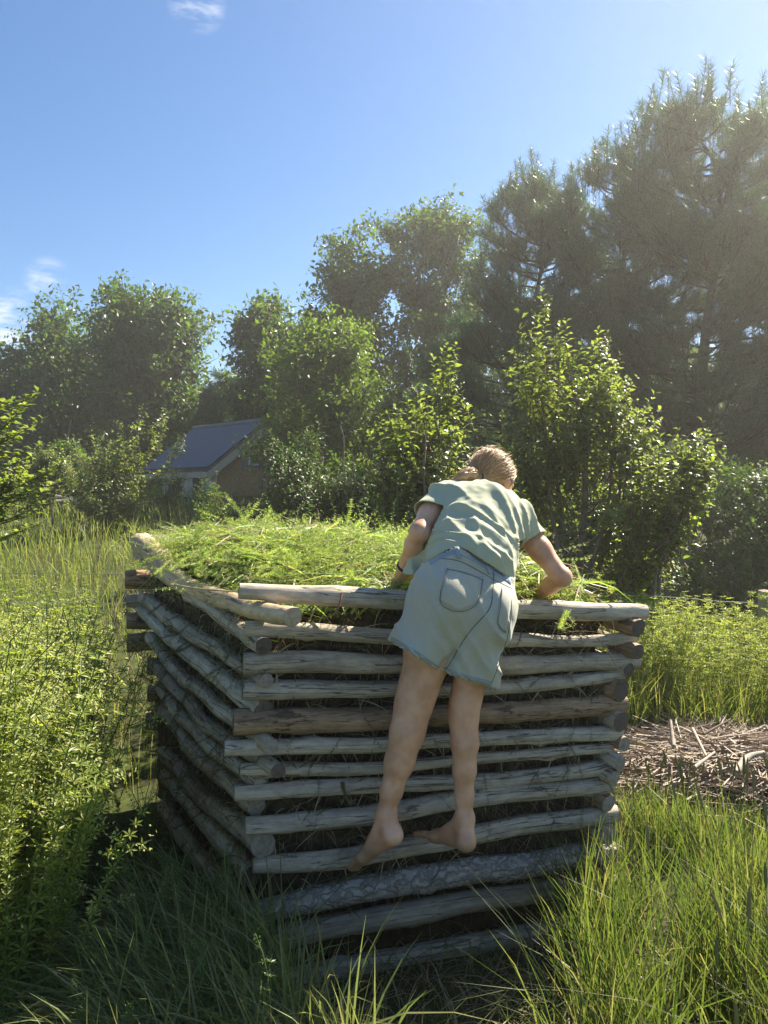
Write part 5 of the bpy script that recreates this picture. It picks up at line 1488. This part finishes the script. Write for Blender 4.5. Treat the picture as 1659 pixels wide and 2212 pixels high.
def denim_mat(name, base, dirt, amt, wear):
    m, N, L, out = newmat(name)
    pb = N.new('ShaderNodeBsdfPrincipled'); pb.inputs['Roughness'].default_value = .85; pb.inputs['Specular IOR Level'].default_value = .15
    pb.inputs['Sheen Weight'].default_value = .15
    t = N.new('ShaderNodeTexCoord')
    n1 = N.new('ShaderNodeTexNoise'); n1.inputs['Scale'].default_value = 6; n1.inputs['Detail'].default_value = 6; n1.inputs['Roughness'].default_value = .6; L.new(t.outputs['Object'], n1.inputs['Vector'])
    n2 = N.new('ShaderNodeTexNoise'); n2.inputs['Scale'].default_value = 320; n2.inputs['Detail'].default_value = 2; L.new(t.outputs['Object'], n2.inputs['Vector'])
    c1 = ramp(N, L, n1.outputs['Fac'], [(.55 - amt * .35, base), (.62 - amt * .1, dirt)])
    mx = N.new('ShaderNodeMix'); mx.data_type = 'RGBA'; L.new(n2.outputs['Fac'], mx.inputs['Factor']); mx.inputs['Factor'].default_value = .4
    mr = N.new('ShaderNodeMapRange'); L.new(n2.outputs['Fac'], mr.inputs[0]); mr.inputs[1].default_value = .35; mr.inputs[2].default_value = .65; mr.inputs[3].default_value = 0; mr.inputs[4].default_value = .4
    L.new(mr.outputs[0], mx.inputs['Factor']); L.new(c1, mx.inputs[6]); mx.inputs[7].default_value = (*wear, 1)
    L.new(mx.outputs[2], pb.inputs['Base Color'])
    bp = N.new('ShaderNodeBump'); bp.inputs['Strength'].default_value = .3; bp.inputs['Distance'].default_value = .0015; L.new(n2.outputs['Fac'], bp.inputs['Height']); L.new(bp.outputs[0], pb.inputs['Normal'])
    L.new(pb.outputs[0], out.inputs['Surface']); return m
M_denim = denim_mat('denim', (.40, .425, .40), (.42, .395, .28), .8, (.54, .54, .50))
M_denim2 = denim_mat('denim_waist', (.22, .30, .38), (.27, .33, .37), .3, (.42, .48, .52))
M_thread = simple_mat('seam_thread', (.14, .15, .15), .8, .2)
M_hem = denim_mat('denim_hem', (.27, .30, .29), (.24, .25, .19), .5, (.40, .42, .39))
shorts = mesh_np('denim_shorts', [(Vs, Fs)], M_denim, person, True)
sm = shorts.modifiers.new('cloth', 'SOLIDIFY'); sm.thickness = .003; sm.offset = 0
bvh = BVHTree.FromPolygons([tuple(v) for v in Vs], [tuple(f) for f in Fs])
EYE = Vector((0, 0, CAMZ))
def on_cloth(tree, x, y, off=.002):
    d = Vector(P(x, y, 2.5)) - EYE; d.normalize()
    h = tree.ray_cast(EYE, d)
    if h[0] is None: return None
    n = h[1]
    if n.dot(d) > 0: n = -n
    return np.array(h[0] + n * off), np.array(n)
def patch(name, tree, grid, mat, parent, off=.003, th=.0025):
    """grid of pixels (rows, cols, 2) laid on the cloth"""
    r, c, _ = grid.shape
    pts = np.zeros((r, c, 3)); ok = np.ones((r, c), bool)
    for i in range(r):
        for j in range(c):
            h = on_cloth(tree, *grid[i, j], off)
            if h is None: ok[i, j] = False
            else: pts[i, j] = h[0]
    f = (np.arange(r - 1)[:, None] * c + np.arange(c - 1)[None]).ravel()
    F = np.stack((f, f + 1, f + c + 1, f + c), -1)
    F = F[ok.ravel()[F].all(1)]
    if not len(F): return None
    V = pts.reshape(-1, 3); used = np.unique(F); mp = np.full(len(V), -1); mp[used] = np.arange(len(used))
    o = mesh_np(name, [(V[used], mp[F])], mat, parent, True)
    s = o.modifiers.new('thick', 'SOLIDIFY'); s.thickness = th; s.offset = 0
    return o
def quad_grid(tl, tr, br, bl, r, c, tip=None):
    u = np.linspace(0, 1, c)[None, :, None]; v = np.linspace(0, 1, r)[:, None, None]
    tl, tr, br, bl = (np.array(q, float) for q in (tl, tr, br, bl))
    g = (tl * (1 - u) + tr * u) * (1 - v) + (bl * (1 - u) + br * u) * v
    if tip: g[..., 1] += (v * (1 - np.abs(u * 2 - 1)) * tip)[..., 0]
    return g
def seam(name, tree, pp, mat, parent, r=.0013, off=.0015, n=50):
    c = spline([(x, y, 0) for x, y in pp], n)
    q = [h[0] for h in (on_cloth(tree, x, y, off) for x, y, _ in c) if h is not None]
    if len(q) > 3:
        q = np.array(q); keep = np.concatenate(([True], np.linalg.norm(np.diff(q, axis=0), axis=1) < .03))
        return mesh_np(name, [tube(q[keep], r, 5)], mat, parent, True)
# the legs' hems
for hp in ([(840, 1383), (900, 1420), (956, 1457)], [(960, 1454), (1010, 1471), (1060, 1484)]):
    c = spline([(x, y, 0) for x, y in hp], 24)[:, :2]
    patch('hem', bvh, np.stack((c - (0, 13), c - (0, 7), c - (0, 2)), 0), M_hem, shorts, .0015, .0018)
pk = patch('back_pocket', bvh, quad_grid((964, 1226), (1046, 1250), (1034, 1300), (949, 1298), 12, 14, 22), M_denim, shorts)
seam('stitching', bvh, [(966, 1230), (951, 1297), (972, 1316), (992, 1321), (1014, 1315), (1032, 1300), (1043, 1254)], M_thread, pk, .0011, .0052)
seam('stitching', bvh, [(966, 1232), (1005, 1240), (1044, 1256)], M_thread, pk, .0011, .0052)
pk = patch('back_pocket', bvh, quad_grid((1083, 1269), (1105, 1279), (1092, 1366), (1072, 1346), 12, 8, 6), M_denim, shorts)
if pk: seam('stitching', bvh, [(1083, 1272), (1080, 1310), (1074, 1345), (1083, 1360), (1091, 1366)], M_thread, pk, .0011, .0052)
wb = [(930, 1207), (955, 1193), (985, 1183), (1015, 1194), (1045, 1212), (1075, 1230), (1103, 1250)]
c = spline([(x, y, 0) for x, y in wb], 30)[:, :2]
band = patch('waistband', bvh, np.stack((c + (0, -2), c + (0, 5), c + (-1, 15)), 0), M_denim2, shorts, .001, .002)
for q in ((986, 1180, 993, 1206), (1052, 1212, 1060, 1240)):
    patch('belt_loop', bvh, quad_grid((q[0] - 5, q[1]), (q[0] + 5, q[1] + 3), (q[2] + 3, q[3] + 2), (q[2] - 7, q[3]), 6, 4), M_denim2, shorts, .0045, .002)
seam('seam', bvh, [(948, 1206), (990, 1212), (1030, 1231), (1065, 1252), (1105, 1272)], M_thread, shorts, .0016)
seam('seam', bvh, [(1066, 1232), (1064, 1286), (1054, 1320), (1018, 1360), (998, 1388), (975, 1430), (959, 1453)], M_thread, shorts, .0018)
seam('seam', bvh, [(1104, 1282), (1102, 1340), (1086, 1410), (1060, 1478)], M_thread, shorts, .0014)

# t-shirt
T = Field((-.10, 2.36, 1.02), (.78, 3.02, 1.78), .0055)
T.cap(P(1018, 1216, 2.515), P(1043, 1112, 2.71), .106, .112, .05, flat=lat, fs=.68)
T.cap(P(1045, 1107, 2.72), P(1054, 1094, 2.79), .088, .062, .05, flat=lat, fs=.72)
T.cap(P(975, 1072, 2.77), P(1118, 1120, 2.76), .055, .058, .05)
slL, slR = P(930, 1104, 2.69), P(1158, 1176, 2.71)
T.cap(P(962, 1078, 2.76), slL + nrm(elL - shL) * .03, .064, .058, .03)
T.cap(P(1112, 1125, 2.75), slR + nrm(elR - shR) * .03, .062, .056, .03)
# the front hanging down at the left
T.chain([P(975, 1120, 2.74), P(935, 1190, 2.68), P(898, 1245, 2.64)], [.07, .05, .042], .04, flat=np.array((.3, 1, .2)), fs=1.6)
T.chain([P(1000, 1190, 2.62), P(950, 1210, 2.62)], [.075, .05], .04)
Vt, Ft = T.mesh(2)
nt_ = vnormals(Vt, Ft)
al = Vt @ spn; la_ = Vt @ lat; dp = Vt @ dorsal
f1 = np.stack((la_ * 16 + al * 11, al * 5 - la_ * 6, dp * 5), -1)          # long diagonal folds
f2 = np.stack((la_ * 7, al * 30 + la_ * 9, dp * 7), -1)                     # creases above the waist
wv = sstep(P(1018, 1100, 2.74) @ spn, waist @ spn, al)
r1 = 1 - np.abs(vnoise(f1, 11) * 2 - 1); r2 = 1 - np.abs(vnoise(f2, 12) * 2 - 1)
Vt = Vt + nt_ * (.015 * (r1 ** 2.4 - .33) * (1 - .35 * wv) + .014 * (r2 ** 2.6 - .33) * wv + .004 * (vnoise(Vt * 45, 13) - .5))[:, None]
px, py = unproject(Vt)
kill = np.zeros(len(Vt), bool)
# back hem, hanging hem, sleeves, collar
hem = np.interp(px, [868, 890, 905, 930, 946, 965, 988, 1010, 1042, 1075, 1100, 1130], [1240, 1244, 1238, 1218, 1203, 1190, 1183, 1191, 1213, 1233, 1248, 1266])
kill |= py > hem
dL = nrm(elL - shL); dR = nrm(elR - shR)
def sleeve_cut(pp, dirv, dist): return ((Vt - pp) @ dirv > 0) & (np.linalg.norm(Vt - pp, axis=1) < dist)
hL = P(936, 1098, 2.66); hR = P(1152, 1168, 2.70)
kill |= ((Vt - hL) @ nrm(dL + np.array((0, 0, -.25))) > 0) & (px < np.interp(py, [1050, 1100, 1160], [962, 955, 925])) & (py < 1150)
kill |= ((Vt - hR) @ dR > 0) & (px > 1122)
nk = P(1060, 1062, 2.82)
kill |= np.linalg.norm((Vt - nk) - np.outer((Vt - nk) @ nrm(headc - neck0), nrm(headc - neck0)), axis=1) + 10 * ((Vt - nk) @ nrm(headc - neck0) < -.02) < .072
Vt, Ft = drop_faces(Vt, Ft, kill)
M_shirt, N, L, out = newmat('sage_cotton')
pb = N.new('ShaderNodeBsdfPrincipled'); pb.inputs['Roughness'].default_value = .9; pb.inputs['Specular IOR Level'].default_value = .12; pb.inputs['Sheen Weight'].default_value = .2
t = N.new('ShaderNodeTexCoord'); n1 = N.new('ShaderNodeTexNoise'); n1.inputs['Scale'].default_value = 10; n1.inputs['Detail'].default_value = 5; L.new(t.outputs['Object'], n1.inputs['Vector'])
L.new(ramp(N, L, n1.outputs['Fac'], [(.35, (.53, .55, .39)), (.65, (.57, .59, .42))]), pb.inputs['Base Color'])
n2 = N.new('ShaderNodeTexNoise'); n2.inputs['Scale'].default_value = 420; L.new(t.outputs['Object'], n2.inputs['Vector'])
bp = N.new('ShaderNodeBump'); bp.inputs['Strength'].default_value = .2; bp.inputs['Distance'].default_value = .001; L.new(n2.outputs['Fac'], bp.inputs['Height']); L.new(bp.outputs[0], pb.inputs['Normal'])
trn = N.new('ShaderNodeBsdfTranslucent'); trn.inputs['Color'].default_value = (.36, .44, .24, 1)
ms = N.new('ShaderNodeMixShader'); ms.inputs[0].default_value = .2; L.new(pb.outputs[0], ms.inputs[1]); L.new(trn.outputs[0], ms.inputs[2]); L.new(ms.outputs[0], out.inputs['Surface'])
shirt = mesh_np('t_shirt', [(Vt, Ft)], M_shirt, person, True)
sm = shirt.modifiers.new('cloth', 'SOLIDIFY'); sm.thickness = .003; sm.offset = 0

# hair: cap on the skull, low ponytail swept to the left, loose strands
Hf = Field(headc - .22, headc + .22, .005)
Hf.ell(H(0, -.018, .022), hax, (.083, .100, .088), .01)
Hf.ell(H(0, -.045, -.02), hax, (.066, .055, .06), .03)
sl_, q = Hf._sub(headc - .25, headc + .25)
l = (q - headc) @ hax.T
face = np.maximum(l[..., 1] - (.048 + .55 * (l[..., 2] - .01)), -(l[..., 2] + .055))
ear = -(np.linalg.norm((l - np.array((.078, .012, -.035))) / np.array((1.0, 1.2, 1.2)), axis=-1) - .022)
Hf.F[sl_] = np.maximum(np.maximum(Hf.F[sl_], l[..., 1] - (.052 + .5 * (l[..., 2] - .02))), ear)
tie = P(1034, 1035, 2.83)
pony = [tie, P(1018, 1027, 2.80), P(1000, 1029, 2.775), P(972, 1041, 2.75)]
Hf.cap(H(-.015, -.085, -.03), tie, .036, .020, .03)
Hf.chain(pony, [.020, .023, .018, .006], .012)
Vh, Fh = Hf.mesh(2)
M_hair = bpy.data.materials.new('hair'); M_hair.use_nodes = True
N, L = M_hair.node_tree.nodes, M_hair.node_tree.links; N.clear()
out = N.new('ShaderNodeOutputMaterial'); pb = N.new('ShaderNodeBsdfPrincipled'); pb.inputs['Roughness'].default_value = .38; pb.inputs['Specular IOR Level'].default_value = .5
g = N.new('ShaderNodeNewGeometry'); L.new(ramp(N, L, g.outputs['Random Per Island'], [(0, (.24, .145, .07)), (.5, (.46, .29, .145)), (1, (.68, .48, .27))]), pb.inputs['Base Color'])
L.new(pb.outputs[0], out.inputs['Surface'])
rng = np.random.default_rng(55)
parts = [(Vh, Fh)]
hc = H(0, -.018, .022); hr3 = np.array((.0845, .1015, .0895))
tl = nrm(((tie - hc) @ hax.T) / hr3)
for k in range(820):
    while True:
        s = nrm(rng.normal(size=3))
        lp = s * hr3
        if s[1] < .75 and lp[1] < .055 + .5 * (lp[2] + .006) and s[2] > -.55: break
    m = 10; tt = np.linspace(0, rng.uniform(.55, 1), m)
    om = math.acos(np.clip(s @ tl, -1, 1)); om = max(om, .05)
    c = (np.sin((1 - tt) * om)[:, None] * s + np.sin(tt * om)[:, None] * tl) / math.sin(om) if om < 3.0 else s[None] * (1 - tt[:, None]) + tl * tt[:, None]
    fly = rng.uniform(1.0, 1.035) if k < 680 else rng.uniform(1.03, 1.16)
    arcs = 1 + (fly - 1) * np.sin(tt * 2.6 + .4)
    wp_ = hc + (c * hr3 * arcs[:, None]) @ hax
    wp_ = wp_ + np.cumsum(rng.normal(0, .0013 if k < 680 else .003, (m, 3)), 0)
    parts.append(tube(wp_, (.0012 if k < 680 else .0006) * np.interp(tt, [0, .2, 1], [.5, 1, .8]), 4))
pc = spline(pony, 12)
for k in range(150):
    o = rng.normal(0, 1, 3); o /= np.linalg.norm(o)
    r = np.interp(np.linspace(0, 1, 12), [0, .35, .7, 1], [.021, .027, .020, .004]) * rng.uniform(.85, 1.08)
    c = pc + o * r[:, None] + np.cumsum(rng.normal(0, .0018, (12, 3)), 0)
    e = rng.integers(7, 13)
    parts.append(tube(c[:e], np.linspace(.0014, .0005, e), 4))
hair = mesh_np('hair', parts, M_hair, person, True)
M_tie = simple_mat('hair_tie', (.05, .04, .05), .8, .2)
td = nrm(pony[1] - tie); a = np.linspace(0, 2 * np.pi, 25)
tx_ = nrm(np.cross(td, Z_)); ty_ = np.cross(td, tx_)
mesh_np('hair_tie', [tube(tie + td * .006 + .024 * (np.cos(a)[:, None] * tx_ + np.sin(a)[:, None] * ty_), .004, 6)], M_tie, hair, True)
# dark cord round the left wrist
wd_ = nrm(wrL - elL); a = np.linspace(0, 2 * np.pi, 25); tx_ = nrm(np.cross(wd_, Z_)); ty_ = np.cross(wd_, tx_)
for q in (-.012, -.005):
    mesh_np('wrist_cord', [tube(wrL + wd_ * q + .0265 * (np.cos(a)[:, None] * tx_ + np.sin(a)[:, None] * ty_), .0028, 6)], M_tie, person, True)

# ------------------------------------------------------------------ lit air volume added to imitate lens glare
M_veil, N, L, out = newmat('veil_air')
hv_ = N.new('ShaderNodeVolumePrincipled'); hv_.inputs['Color'].default_value = (.93, .91, .84, 1)
hv_.inputs['Density'].default_value = .0031; hv_.inputs['Anisotropy'].default_value = .6
L.new(hv_.outputs[0], out.inputs['Volume'])
tag(mesh_np('veil', [box((0, 320, 6), (900, 820, 16))], M_veil), 'thin bright haze added to stand in for lens glare', 'veil', kind='stuff')
